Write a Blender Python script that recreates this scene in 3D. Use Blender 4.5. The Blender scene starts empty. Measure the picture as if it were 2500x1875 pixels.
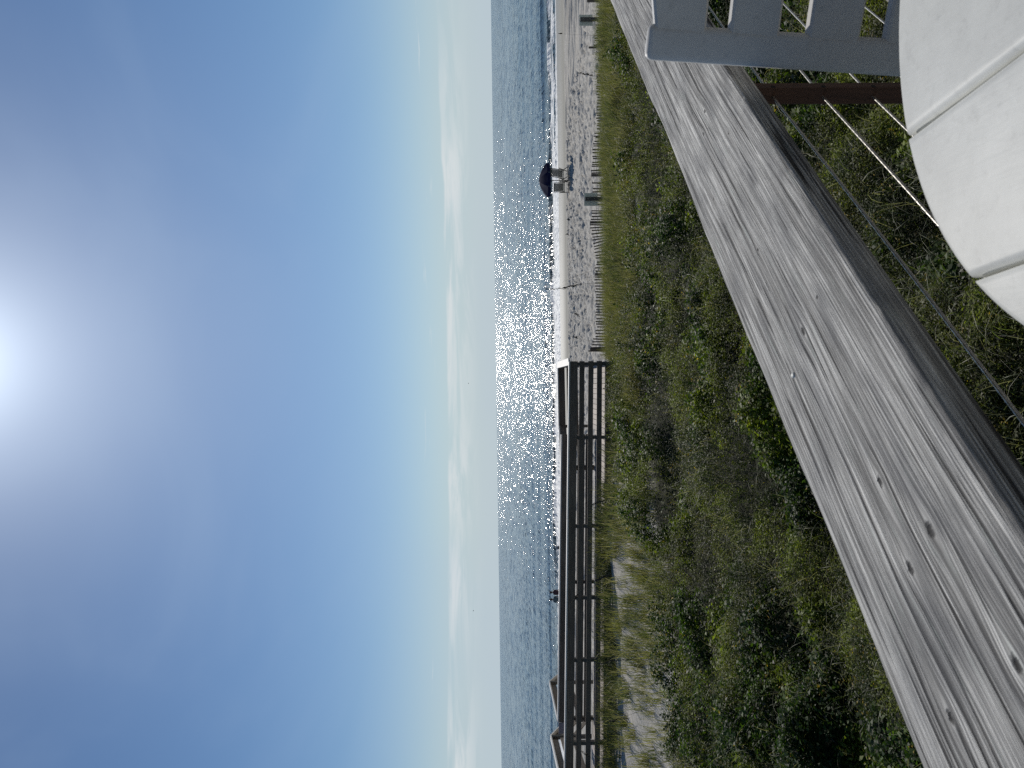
import bpy, bmesh, math, random
import numpy as np
from mathutils import Vector, Matrix

R = math.radians
random.seed(7)
rng = np.random.default_rng(7)
scene = bpy.context.scene
COL = scene.collection

# ------------------------------------------------------------------ camera
F = 1800.0                       # focal length in photograph pixels (2500 x 1875)
CAMZ = 6.4                       # eye height above the sea
PITCH, ROLL = R(1.2413), math.atan(26 / 1875)
_U = Vector((0, math.sin(PITCH), math.cos(PITCH)))
_R0 = Vector((1, 0, 0))
FWD = Vector((0, math.cos(PITCH), -math.sin(PITCH)))
CX = -math.sin(ROLL) * _R0 - math.cos(ROLL) * _U      # image right  = world down
CY = math.cos(ROLL) * _R0 - math.sin(ROLL) * _U       # image up     = world right
CAM = Vector((0, 0, CAMZ))
cam_data = bpy.data.cameras.new('camera')
cam = bpy.data.objects.new('camera', cam_data)
COL.objects.link(cam)
M = Matrix.Identity(4)
for i in range(3):
    M[i][0], M[i][1], M[i][2], M[i][3] = CX[i], CY[i], -FWD[i], CAM[i]
cam.matrix_world = M
cam_data.sensor_width = 36
cam_data.sensor_fit = 'HORIZONTAL'
cam_data.lens = F / 2500 * 36
cam_data.clip_start = 0.02
cam_data.clip_end = 60000
cam_data.dof.use_dof = True
cam_data.dof.focus_distance = 9.0
cam_data.dof.aperture_fstop = 15
scene.camera = cam

def ray(x, y):
    return FWD + (x - 1250) / F * CX + (937.5 - y) / F * CY
def PY(x, y, Y):                 # the point seen at pixel x, y at depth Y
    v = ray(x, y)
    return CAM + v * (Y / v.y)
def PZ(x, y, z):                 # the point seen at pixel x, y at world height z
    v = ray(x, y)
    return CAM + v * ((z - CAMZ) / v.z)

# ------------------------------------------------------------------ light
SUN_EL, SUN_AZ = R(36.8), R(2.4)
SUND = Vector((math.sin(SUN_AZ) * math.cos(SUN_EL), math.cos(SUN_AZ) * math.cos(SUN_EL), math.sin(SUN_EL)))
sun_data = bpy.data.lights.new('sun', 'SUN')
sun_data.energy = 3.8
sun_data.angle = R(0.53)
sun_data.color = (1.0, 0.955, 0.88)
sun = bpy.data.objects.new('sun', sun_data)
COL.objects.link(sun)
sun.location = (0, 0, 30)
sun.rotation_euler = (-SUND).to_track_quat('-Z', 'Y').to_euler()

scene.view_settings.view_transform = 'Standard'
scene.view_settings.look = 'None'
scene.view_settings.exposure = -0.25
scene.view_settings.gamma = 1
scene.view_settings.use_curve_mapping = False
scene.cycles.max_bounces = 6
scene.cycles.transparent_max_bounces = 8
scene.cycles.use_denoising = False
scene.cycles.sample_clamp_indirect = 4

# ------------------------------------------------------------------ node helper
class NT:
    def __init__(s, tree):
        s.t = tree
        s.n = tree.nodes
    def new(s, kind, **kw):
        nd = s.n.new(kind)
        for k, v in kw.items():
            setattr(nd, k, v)
        return nd
    def link(s, a, b):
        s.t.links.new(a, b)
    def put(s, sock, v):
        if isinstance(v, bpy.types.NodeSocket):
            s.link(v, sock)
        else:
            if hasattr(sock.default_value, '__len__') and hasattr(v, '__len__') and len(sock.default_value) == 4 and len(v) == 3:
                v = (*v, 1)
            sock.default_value = v
    def math(s, op, a, b=0.0, c=None, clamp=False):
        nd = s.new('ShaderNodeMath', operation=op)
        nd.use_clamp = clamp
        s.put(nd.inputs[0], a)
        s.put(nd.inputs[1], b)
        if c is not None:
            s.put(nd.inputs[2], c)
        return nd.outputs[0]
    def vmath(s, op, a, b=(0, 0, 0)):
        nd = s.new('ShaderNodeVectorMath', operation=op)
        s.put(nd.inputs[0], a)
        s.put(nd.inputs[1], b)
        return nd.outputs['Value' if op in ('DOT_PRODUCT', 'LENGTH') else 'Vector']
    def sep(s, v):
        nd = s.new('ShaderNodeSeparateXYZ')
        s.put(nd.inputs[0], v)
        return nd.outputs
    def comb(s, x, y, z=0.0):
        nd = s.new('ShaderNodeCombineXYZ')
        for i, v in enumerate((x, y, z)):
            s.put(nd.inputs[i], v)
        return nd.outputs[0]
    def noise(s, v, scale=1.0, detail=3.0, rough=0.55, dist=0.0, out='Fac'):
        nd = s.new('ShaderNodeTexNoise')
        s.put(nd.inputs['Vector'], v)
        nd.inputs['Scale'].default_value = scale
        nd.inputs['Detail'].default_value = detail
        nd.inputs['Roughness'].default_value = rough
        nd.inputs['Distortion'].default_value = dist
        return nd.outputs[out]
    def maprange(s, v, a, b, c=0.0, d=1.0, smooth=False):
        nd = s.new('ShaderNodeMapRange')
        if smooth:
            nd.interpolation_type = 'SMOOTHSTEP'
        s.put(nd.inputs[0], v)
        for i, q in enumerate((a, b, c, d)):
            s.put(nd.inputs[i + 1], q)
        return nd.outputs[0]
    def ramp(s, fac, stops):
        nd = s.new('ShaderNodeValToRGB')
        s.put(nd.inputs[0], fac)
        cr = nd.color_ramp
        while len(cr.elements) < len(stops):
            cr.elements.new(0.5)
        for e, (p, c) in zip(cr.elements, stops):
            e.position = p
            e.color = (*c, 1) if len(c) == 3 else c
        return nd.outputs[0]
    def mix(s, fac, a, b, mode='MIX'):
        nd = s.new('ShaderNodeMix', data_type='RGBA', blend_type=mode)
        s.put(nd.inputs[0], fac)
        s.put(nd.inputs[6], a)
        s.put(nd.inputs[7], b)
        return nd.outputs[2]
    def bump(s, h, strength=0.5, dist=0.01, normal=None):
        nd = s.new('ShaderNodeBump')
        nd.inputs['Strength'].default_value = strength
        nd.inputs['Distance'].default_value = dist
        s.put(nd.inputs['Height'], h)
        if normal is not None:
            s.put(nd.inputs['Normal'], normal)
        return nd.outputs[0]

def material(name):
    m = bpy.data.materials.new(name)
    m.use_nodes = True
    nt = NT(m.node_tree)
    bs = m.node_tree.nodes['Principled BSDF']
    return m, nt, bs

def setp(bs, nt, base=None, rough=None, metal=None, normal=None, spec=None, ior=None):
    for k, v in (('Base Color', base), ('Roughness', rough), ('Metallic', metal), ('Normal', normal), ('Specular IOR Level', spec), ('IOR', ior)):
        if v is not None:
            nt.put(bs.inputs[k], v)

# ------------------------------------------------------------------ world
world = bpy.data.worlds.new('World')
scene.world = world
world.use_nodes = True
wt = NT(world.node_tree)
bg = world.node_tree.nodes['Background']
sky = wt.new('ShaderNodeTexSky', sky_type='NISHITA')
sky.sun_disc = False
sky.sun_elevation = SUN_EL
sky.sun_rotation = SUN_AZ
sky.altitude = 0
sky.air_density = 1.0
sky.dust_density = 0.3
sky.ozone_density = 2.0
tc = wt.new('ShaderNodeTexCoord')
dvec = wt.vmath('NORMALIZE', tc.outputs['Generated'])
dx, dy, dz = wt.sep(dvec)
hs = wt.new('ShaderNodeHueSaturation')
hs.inputs['Saturation'].default_value = 1.14
wt.link(sky.outputs[0], hs.inputs['Color'])
skyc = wt.mix(1.0, hs.outputs[0], (0.87, 1.0, 1.12), 'MULTIPLY')
# pale moist air low over the horizon
low = wt.maprange(dz, 0.0, 0.25, 1.0, 0.0, True)
low = wt.math('POWER', low, 2.6)
skyc = wt.mix(wt.math('MULTIPLY', low, 0.92), skyc, (8.3, 10.0, 11.2))
# bright aureole round the sun (thin haze)
cosd = wt.math('MAXIMUM', wt.vmath('DOT_PRODUCT', dvec, tuple(SUND)), 0.0)
g1 = wt.math('MULTIPLY', wt.math('POWER', cosd, 16.0), 0.45)
g2 = wt.math('MULTIPLY', wt.math('POWER', cosd, 90.0), 4.6)
g3 = wt.math('MULTIPLY', wt.math('POWER', cosd, 400.0), 8.0)
gl = wt.math('ADD', wt.math('ADD', g1, g2), g3)
az = wt.math('ARCTAN2', dx, dy)
# cirrus and a low bank of thin cloud over the sea
cv = wt.comb(wt.math('MULTIPLY', az, 5.0), wt.math('MULTIPLY', dz, 46.0), 0.0)
cn = wt.noise(cv, 1.0, 5.0, 0.62, 0.5)
edge = wt.math('ADD', 0.067, wt.math('MULTIPLY', wt.math('SUBTRACT', wt.noise(wt.comb(wt.math('MULTIPLY', az, 7.0), 0.0, 3.0), 1.0, 3.0), 0.5), 0.012))
top = wt.maprange(wt.math('SUBTRACT', edge, dz), 0.0, 0.0035, 0.0, 1.0, True)
fade = wt.maprange(dz, 0.018, 0.055, 0.0, 1.0, True)
cl = wt.maprange(cn, 0.40, 0.60, 0.0, 1.0, True)
cl = wt.math('MULTIPLY', cl, wt.maprange(wt.noise(wt.comb(wt.math('MULTIPLY', az, 3.2), 5.0, 1.0), 1.0, 2.0), 0.38, 0.56, 0.15, 1.0, True))
cl = wt.math('MULTIPLY', wt.math('MULTIPLY', cl, top), fade)
wv = wt.comb(wt.math('MULTIPLY', az, 9.0), wt.math('MULTIPLY', dz, 150.0), 7.0)
wisp = wt.maprange(wt.noise(wv, 1.0, 4.0, 0.6), 0.60, 0.72, 0.0, 1.0, True)
wisp = wt.math('MULTIPLY', wisp, wt.maprange(wt.math('ABSOLUTE', wt.math('SUBTRACT', dz, 0.088)), 0.0, 0.014, 1.0, 0.0, True))
cl = wt.math('MAXIMUM', cl, wt.math('MULTIPLY', wisp, 0.6))
skyc = wt.mix(wt.math('MULTIPLY', cl, 0.9), skyc, (11.6, 12.4, 12.7))
# faint high veil
hv = wt.noise(wt.vmath('MULTIPLY', dvec, (1.0, 1.0, 1.6)), 2.6, 4.0, 0.5, 0.6)
skyc = wt.mix(wt.math('MULTIPLY', wt.maprange(hv, 0.42, 0.75, 0.0, 1.0, True), 0.16), skyc, (6.5, 8.5, 11.5))
glc = wt.new('ShaderNodeVectorMath', operation='SCALE')
glc.inputs[0].default_value = (0.90, 1.0, 1.08)
wt.link(gl, glc.inputs['Scale'])
skyf = wt.vmath('ADD', skyc, glc.outputs[0])
wt.link(skyf, bg.inputs['Color'])
bg.inputs['Strength'].default_value = 0.069

# ------------------------------------------------------------------ numpy noise
def _hash(ix, iy, seed):
    h = (ix.astype(np.int64) * 374761393 + iy.astype(np.int64) * 668265263 + seed * 1442695041) & 0xffffffff
    h = ((h ^ (h >> 13)) * 1274126177) & 0xffffffff
    return ((h ^ (h >> 16)) & 0xffffff) / float(0xffffff)
def vnoise(x, y, seed=0):
    x = np.asarray(x, float); y = np.asarray(y, float)
    ix, iy = np.floor(x), np.floor(y)
    fx, fy = x - ix, y - iy
    fx = fx * fx * (3 - 2 * fx); fy = fy * fy * (3 - 2 * fy)
    a = _hash(ix, iy, seed); b = _hash(ix + 1, iy, seed)
    c = _hash(ix, iy + 1, seed); d = _hash(ix + 1, iy + 1, seed)
    return a + (b - a) * fx + (c - a) * fy + (a - b - c + d) * fx * fy
def fbm(x, y, seed=0, oct=4, gain=0.5):
    x = np.asarray(x, float); y = np.asarray(y, float)
    s = 0.0; amp = 1.0; tot = 0.0
    for i in range(oct):
        s = s + amp * vnoise(x * 2 ** i + 17.3 * i, y * 2 ** i - 9.1 * i, seed + i)
        tot += amp; amp *= gain
    return s / tot
def sst(a, b, x):
    t = np.clip((np.asarray(x, float) - a) / (b - a), 0, 1)
    return t * t * (3 - 2 * t)

# ------------------------------------------------------------------ mesh helpers
def tag(o, label=None, cat=None, group=None, kind=None):
    if label: o['label'] = label
    if cat: o['category'] = cat
    if group: o['group'] = group
    if kind: o['kind'] = kind
    return o
def empty(name, loc, label, cat, group=None):
    o = bpy.data.objects.new(name, None)
    o.empty_display_size = 0.1
    o.location = loc
    COL.objects.link(o)
    return tag(o, label, cat, group)
def link_mesh(name, me, mat, parent=None):
    if mat and not me.materials:
        me.materials.append(mat)
    o = bpy.data.objects.new(name, me)
    COL.objects.link(o)
    if parent is not None:
        o.parent = parent
    return o
def np_mesh(name, verts, quads, mat, smooth=False, attrs=None, parent=None, n=4):
    verts = np.ascontiguousarray(verts, np.float32); quads = np.ascontiguousarray(quads, np.int32)
    me = bpy.data.meshes.new(name)
    me.vertices.add(len(verts))
    me.vertices.foreach_set('co', verts.ravel())
    nq = len(quads)
    me.loops.add(nq * n)
    me.loops.foreach_set('vertex_index', quads.ravel())
    me.polygons.add(nq)
    me.polygons.foreach_set('loop_start', np.arange(nq, dtype=np.int32) * n)
    if smooth:
        me.polygons.foreach_set('use_smooth', np.ones(nq, bool))
    me.update(calc_edges=True)
    if attrs:
        for k, v in attrs.items():
            v = np.asarray(v, np.float32)
            if v.ndim == 2:
                a = me.attributes.new(k, 'FLOAT_COLOR', 'POINT')
                a.data.foreach_set('color', np.ascontiguousarray(np.concatenate([v, np.ones((len(v), 1), np.float32)], 1)).ravel())
            else:
                a = me.attributes.new(k, 'FLOAT', 'POINT')
                a.data.foreach_set('value', v)
    return link_mesh(name, me, mat, parent)
def grid_mesh(name, X, Y, Z, mat, attrs=None, kind=None):
    r, c = X.shape
    v = np.stack([X, Y, Z], -1).reshape(-1, 3)
    i = np.arange(r * c).reshape(r, c)
    q = np.stack([i[:-1, :-1], i[:-1, 1:], i[1:, 1:], i[1:, :-1]], -1).reshape(-1, 4)
    o = np_mesh(name, v, q, mat, True, {k: a.ravel() for k, a in (attrs or {}).items()})
    if kind: o['kind'] = kind
    return o

class MB:
    """collects shapes in world space; build() links them as one mesh under its parent"""
    def __init__(s):
        s.v, s.f = [], []
    def add(s, vs, fs):
        k = len(s.v)
        s.v += [tuple(p) for p in vs]
        s.f += [tuple(i + k for i in f) for f in fs]
    def beam(s, p0, p1, w, h, up=(0, 0, 1), bev=0.0):
        p0, p1, up = Vector(p0), Vector(p1), Vector(up)
        d = (p1 - p0).normalized()
        sd = d.cross(up).normalized()
        u = sd.cross(d).normalized()
        b = bev
        prof = [(-w/2+b, -h/2), (w/2-b, -h/2), (w/2, -h/2+b), (w/2, h/2-b), (w/2-b, h/2), (-w/2+b, h/2), (-w/2, h/2-b), (-w/2, -h/2+b)] if b > 0 else [(-w/2, -h/2), (w/2, -h/2), (w/2, h/2), (-w/2, h/2)]
        n = len(prof)
        vs = []
        rings = [(p0, 0.0)] if b <= 0 else [(p0, b), (p0 + d * b, 0.0)]
        rings += [(p1, 0.0)] if b <= 0 else [(p1 - d * b, 0.0), (p1, b)]
        for c, ins in rings:
            for x, y in prof:
                kx = (w/2 - ins) / (w/2); ky = (h/2 - ins) / (h/2)
                vs.append(c + sd * x * kx + u * y * ky)
        fs = []
        nr = len(rings)
        for r in range(nr - 1):
            for i in range(n):
                j = (i + 1) % n
                fs.append((r*n+i, r*n+j, (r+1)*n+j, (r+1)*n+i))
        fs.append(tuple(range(n - 1, -1, -1)))
        fs.append(tuple((nr-1)*n + i for i in range(n)))
        s.add(vs, fs)
        return s
    def tube(s, pts, r, n=6, cap=True):
        pts = [Vector(p) for p in pts]
        m = len(pts)
        rr = r if hasattr(r, '__len__') else [r] * m
        vs = []
        ref = Vector((0.31, 0.2, 0.93))
        for i, p in enumerate(pts):
            d = (pts[min(i+1, m-1)] - pts[max(i-1, 0)]).normalized()
            a = d.cross(ref).normalized(); b = d.cross(a)
            for k in range(n):
                t = 2 * math.pi * k / n
                vs.append(p + (a * math.cos(t) + b * math.sin(t)) * rr[i])
        fs = [(i*n+k, i*n+(k+1) % n, (i+1)*n+(k+1) % n, (i+1)*n+k) for i in range(m-1) for k in range(n)]
        if cap:
            fs += [tuple(range(n-1, -1, -1)), tuple((m-1)*n + k for k in range(n))]
        s.add(vs, fs)
        return s
    def mesh(s, name, loc=(0, 0, 0), smooth=False):
        me = bpy.data.meshes.new(name)
        L = Vector(loc)
        me.from_pydata([tuple(Vector(p) - L) for p in s.v], [], s.f)
        me.update()
        bm = bmesh.new(); bm.from_mesh(me)
        bmesh.ops.recalc_face_normals(bm, faces=bm.faces)
        bm.to_mesh(me); bm.free()
        if smooth:
            me.polygons.foreach_set('use_smooth', [True] * len(me.polygons))
        return me
    def build(s, name, mat, parent=None, smooth=False):
        loc = parent.location if parent is not None else (0, 0, 0)
        if parent is not None and parent.parent is not None:
            loc = parent.location + parent.parent.location
        return link_mesh(name, s.mesh(name, loc, smooth), mat, parent)

# ------------------------------------------------------------------ materials
def wood_material(name, dark, mid, light, axis=0, scale=1.0, rough=0.75, stain=None):
    m, nt, bs = material(name)
    tcn = nt.new('ShaderNodeTexCoord')
    x, y, z = nt.sep(tcn.outputs['Object'])
    a = (x, y, z)[axis]
    o1, o2 = [q for i, q in enumerate((x, y, z)) if i != axis]
    rnd = nt.new('ShaderNodeObjectInfo').outputs['Random']
    a2 = nt.math('ADD', a, nt.math('MULTIPLY', rnd, 37.0))
    v = nt.comb(nt.math('MULTIPLY', a2, 1.6 * scale), nt.math('MULTIPLY', o1, 38.0 * scale), nt.math('MULTIPLY', o2, 38.0 * scale))
    g = nt.noise(v, 1.0, 5.0, 0.65, 0.6)
    c = nt.ramp(g, [(0.25, dark), (0.5, mid), (0.75, light)])
    big = nt.noise(nt.comb(nt.math('MULTIPLY', a2, 1.3), nt.math('MULTIPLY', o1, 3.0), nt.math('MULTIPLY', o2, 3.0)), 1.5, 3.0)
    c = nt.mix(nt.maprange(big, 0.4, 0.7, 0.0, 0.5), c, stain or dark)
    c = nt.mix(1.0, c, nt.ramp(rnd, [(0.0, (0.8, 0.8, 0.8)), (1.0, (1.15, 1.12, 1.08))]), 'MULTIPLY')
    setp(bs, nt, base=c, rough=rough, normal=nt.bump(g, 0.6, 0.003))
    return m

def plain(name, col, rough=0.6, metal=0.0, var=0.08, scale=20.0, bumpd=0.0):
    m, nt, bs = material(name)
    tcn = nt.new('ShaderNodeTexCoord')
    n = nt.noise(tcn.outputs['Object'], scale, 4.0)
    lo = tuple(c * (1 - var * 2) for c in col); hi = tuple(min(1, c * (1 + var)) for c in col)
    setp(bs, nt, base=nt.ramp(n, [(0.3, lo), (0.7, hi)]), rough=rough, metal=metal)
    if bumpd:
        nt.put(bs.inputs['Normal'], nt.bump(nt.noise(tcn.outputs['Object'], scale * 4, 3.0), 0.4, bumpd))
    return m

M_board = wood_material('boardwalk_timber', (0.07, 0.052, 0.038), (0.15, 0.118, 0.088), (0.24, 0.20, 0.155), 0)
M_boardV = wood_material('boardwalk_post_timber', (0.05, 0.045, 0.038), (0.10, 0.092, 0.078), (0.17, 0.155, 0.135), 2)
M_cap_sunlit = wood_material('sunlit_cap_timber', (0.50, 0.48, 0.45), (0.62, 0.60, 0.57), (0.72, 0.70, 0.66), 0, 1.0, 0.6)  # sun glare on the cap tops is put into a paler base colour
M_deckb = wood_material('boardwalk_plank', (0.22, 0.19, 0.16), (0.38, 0.33, 0.29), (0.52, 0.46, 0.41), 1)
M_slat = wood_material('fence_slat_wood', (0.045, 0.038, 0.033), (0.09, 0.078, 0.068), (0.15, 0.135, 0.12), 2)
M_brown = wood_material('stained_wood', (0.035, 0.016, 0.009), (0.075, 0.035, 0.02), (0.12, 0.06, 0.035), 2, 1.6)
M_deckfloor = wood_material('house_deck_board', (0.14, 0.13, 0.12), (0.25, 0.24, 0.225), (0.36, 0.35, 0.33), 0)
M_steel = plain('cable_steel', (0.55, 0.52, 0.47), 0.34, 0.85, 0.12, 300)
M_sign = plain('sign_aluminium', (0.86, 0.82, 0.66), 0.6, 0.0, 0.06, 12)
M_navy = plain('navy_canvas', (0.008, 0.011, 0.042), 0.9, 0, 0.2, 9)
M_navy.node_tree.nodes['Principled BSDF'].inputs['Specular IOR Level'].default_value = 0.08
M_mesh = plain('sling_mesh', (0.035, 0.055, 0.055), 0.7, 0, 0.15, 40)
_nt = NT(M_mesh.node_tree)
_tr = _nt.new('ShaderNodeBsdfTransparent'); _mx = _nt.new('ShaderNodeMixShader'); _mx.inputs[0].default_value = 0.28
_nt.link(M_mesh.node_tree.nodes['Principled BSDF'].outputs[0], _mx.inputs[1]); _nt.link(_tr.outputs[0], _mx.inputs[2])
_nt.link(_mx.outputs[0], M_mesh.node_tree.nodes['Material Output'].inputs['Surface'])
M_dark = plain('dark_frame', (0.012, 0.018, 0.018), 0.5, 0, 0.1, 30)
M_skin = plain('skin', (0.36, 0.2, 0.14), 0.55, 0, 0.05, 10)
M_hair = plain('dark_hair', (0.02, 0.015, 0.012), 0.6, 0, 0.2, 80)
M_maroon = plain('maroon_cloth', (0.06, 0.025, 0.035), 0.8, 0, 0.15, 20)
M_slate = plain('slate_cloth', (0.09, 0.13, 0.15), 0.8, 0, 0.15, 20)
M_black = plain('black_cloth', (0.015, 0.015, 0.018), 0.8, 0, 0.15, 20)
M_grey = plain('grey_cap_cloth', (0.3, 0.32, 0.33), 0.8, 0, 0.1, 20)

def white_poly(name, base, mott):
    m, nt, bs = material(name)
    tcn = nt.new('ShaderNodeTexCoord')
    co = tcn.outputs['Object']
    n1 = nt.noise(co, 11.0, 6.0, 0.68)
    n2 = nt.noise(co, 60.0, 4.0, 0.6, 0.4)
    c = nt.mix(nt.maprange(n1, 0.35, 0.7), base, tuple(b * mott for b in base))
    spots = nt.maprange(n2, 0.56, 0.74, 0.0, 0.42)
    c = nt.mix(spots, c, tuple(b * 0.62 for b in base))
    gx = nt.sep(co)
    gr = nt.noise(nt.comb(nt.math('MULTIPLY', gx[0], 60.0), nt.math('MULTIPLY', gx[1], 9.0), nt.math('MULTIPLY', gx[2], 60.0)), 1.0, 4.0)
    b = nt.bump(gr, 0.35, 0.0012)
    b = nt.bump(n2, 0.25, 0.001, b)
    setp(bs, nt, base=c, rough=0.5, normal=b, spec=0.25)
    return m
M_white = white_poly('white_poly_lumber', (0.62, 0.60, 0.565), 0.90)
M_table = white_poly('table_poly_lumber', (0.55, 0.56, 0.54), 0.84)

# ------------------------------------------------------------------ ground
def base_z(Y):
    ky = [-30, 0, 12, 17, 20, 24, 31, 47, 49, 60, 73, 100, 160]
    kz = [-3.6, -3.5, -3.4, -3.42, -3.52, -3.9, -4.27, -4.65, -4.86, -5.8, -6.43, -7.6, -9.0]
    return np.interp(Y, ky, kz)
def ground_z(X, Y):
    X = np.asarray(X, float); Y = np.asarray(Y, float)
    z = base_z(Y)
    L = sst(1.0, -3.2, X)
    z = z + 0.72 * L * np.exp(-((Y - 18.2) / 3.6) ** 2)
    z = z + 0.22 * sst(-1.5, 1.0, X) * np.exp(-((Y - 19.5) / 3.0) ** 2)
    z = z + (fbm(X * 0.45, Y * 0.45, 3) - 0.5) * 0.34 * sst(27, 20, Y)
    return z + CAMZ
def veg_edge(X):
    return np.interp(X, [-12, -7, -5.3, -4.0, -2.8, -1.5, 0, 1.5, 12], [11.4, 12.3, 12.9, 13.5, 14.4, 15.3, 16.1, 16.6, 16.7])
def veg_mask(X, Y):
    e = veg_edge(X) + (fbm(X * 1.3, Y * 1.3, 11) - 0.5) * 1.3
    return sst(0.35, -0.25, Y - e)

xs = np.concatenate([np.arange(-90, -14, 1.5), np.arange(-14, -4, 0.2), np.arange(-4, 17, 0.075), np.arange(17, 92, 1.5)])
ys = np.concatenate([np.arange(-8, 2, 0.8), np.arange(2, 24, 0.22), np.arange(24, 49, 0.11), np.arange(49, 150, 0.8)])
GX, GY = np.meshgrid(xs, ys)
GZ = ground_z(GX, GY)
dry = sst(48.2, 47.4, GY + (fbm(GX * 0.3, GY * 0.0, 5) - 0.5) * 1.0) * sst(18, 23, GY)
foot = fbm(GX * 3.9, GY * 2.0, 21, 3, 0.7)
foot2 = vnoise(GX * 6.0, GY * 3.0, 33)
pit = -np.clip(0.56 - foot, 0, 1) * 0.85 - np.clip(foot2 - 0.45, 0, 1) * 0.22
pit = pit + (fbm(GX * 1.0, GY * 0.45, 41, 3) - 0.5) * 0.13
for ty in (35.2, 37.0):          # vehicle tracks along the beach
    pit = pit - 0.07 * np.exp(-((GY - ty - 0.15 * np.sin(GX * 0.11)) / 0.17) ** 2)
GZ = GZ + pit * dry * (0.7 + 0.5 * sst(30, 44, GY))
GZ = GZ + (fbm(GX * 1.8, GY * 1.8, 51, 3) - 0.5) * 0.10 * (1 - dry) * sst(24, 20, GY)
VEG = veg_mask(GX, GY)

m, nt, bs = material('sand')
geo = nt.new('ShaderNodeNewGeometry')
px, py, pz = nt.sep(geo.outputs['Position'])
at = nt.new('ShaderNodeAttribute'); at.attribute_name = 'veg'
atd = nt.new('ShaderNodeAttribute'); atd.attribute_name = 'dry'
n1 = nt.noise(geo.outputs['Position'], 0.6, 4.0)
n2 = nt.noise(geo.outputs['Position'], 9.0, 4.0, 0.6)
sand = nt.ramp(n1, [(0.3, (0.42, 0.395, 0.35)), (0.7, (0.53, 0.50, 0.445))])
sand = nt.mix(nt.maprange(n2, 0.5, 0.72, 0.0, 0.45), sand, (0.25, 0.235, 0.21))
wet = nt.maprange(pz, 0.10, 1.6, 0.0, 1.0, True)
smooth_sand = nt.mix(wet, (0.26, 0.245, 0.205), (0.37, 0.35, 0.30))
c = nt.mix(atd.outputs['Fac'], smooth_sand, sand)
near = nt.maprange(py, 23.0, 26.0, 1.0, 0.0)
c = nt.mix(near, c, sand)
litter = nt.ramp(n2, [(0.3, (0.014, 0.016, 0.009)), (0.7, (0.034, 0.036, 0.02))])
c = nt.mix(at.outputs['Fac'], c, litter)
bmp = nt.bump(nt.noise(geo.outputs['Position'], 7.0, 5.0, 0.62), 0.55, 0.05)
setp(bs, nt, base=c, rough=nt.maprange(wet, 0, 0.4, 0.5, 0.95), normal=bmp, spec=0.2)
M_sand = m
grid_mesh('beach_and_dune_ground', GX, GY, GZ, M_sand, {'veg': VEG, 'dry': dry}, 'structure')

# ------------------------------------------------------------------ sea
m, nt, bs = material('sea_water')
geo = nt.new('ShaderNodeNewGeometry')
pos = geo.outputs['Position']
px, py, pz = nt.sep(pos)
def facet_cells(sx, sy, z, amp):
    w = nt.noise(nt.comb(nt.math('MULTIPLY', px, 0.5 / sx), nt.math('MULTIPLY', py, 0.5 / sy), z), 1.0, 2.0)
    v = nt.comb(nt.math('ADD', nt.math('MULTIPLY', px, 1 / sx), nt.math('MULTIPLY', w, 2.0)), nt.math('MULTIPLY', py, 1 / sy), z)
    vo = nt.new('ShaderNodeTexVoronoi')
    nt.link(v, vo.inputs['Vector'])
    vo.inputs['Scale'].default_value = 1.0
    cc = nt.vmath('SUBTRACT', vo.outputs['Color'], (0.5, 0.5, 0.5))
    cc = nt.vmath('MULTIPLY', cc, nt.vmath('ABSOLUTE', cc))
    return nt.vmath('MULTIPLY', cc, (amp * 2.3, amp * 3.3, 0.0))
s0 = facet_cells(0.11, 0.9, 9.0, 0.60)
s1 = facet_cells(0.24, 2.4, 0.0, 0.60)
s2 = facet_cells(0.8, 12.0, 5.0, 0.62)
far = nt.maprange(py, 120.0, 500.0, 0.0, 1.0)
sm = nt.new('ShaderNodeMix', data_type='VECTOR')
nt.link(far, sm.inputs[0]); nt.link(s1, sm.inputs[4]); nt.link(s2, sm.inputs[5])
sm0 = nt.new('ShaderNodeMix', data_type='VECTOR')
nt.link(nt.maprange(py, 85.0, 170.0, 0.0, 1.0), sm0.inputs[0]); nt.link(s0, sm0.inputs[4]); nt.link(sm.outputs[1], sm0.inputs[5])
slope = sm0.outputs[1]
# long-crested swell and chop, streaked along the shore
chop = nt.noise(nt.comb(nt.math('MULTIPLY', px, 0.055), nt.math('MULTIPLY', py, 0.42), 0.0), 1.0, 7.0, 0.66, 0.3)
nrm = nt.vmath('NORMALIZE', nt.vmath('ADD', geo.outputs['Normal'], slope))
nrm = nt.bump(chop, 0.5, 0.45, nrm)
streak = nt.noise(nt.comb(nt.math('MULTIPLY', px, 0.02), nt.math('MULTIPLY', py, 0.10), 4.0), 1.0, 5.0, 0.6)
deep = nt.ramp(streak, [(0.38, (0.014, 0.042, 0.062)), (0.62, (0.065, 0.115, 0.15))])
shallow = nt.maprange(py, 76.0, 100.0, 1.0, 0.0, True)
deep = nt.mix(nt.math('MULTIPLY', shallow, 0.65), deep, (0.12, 0.135, 0.10))
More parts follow.
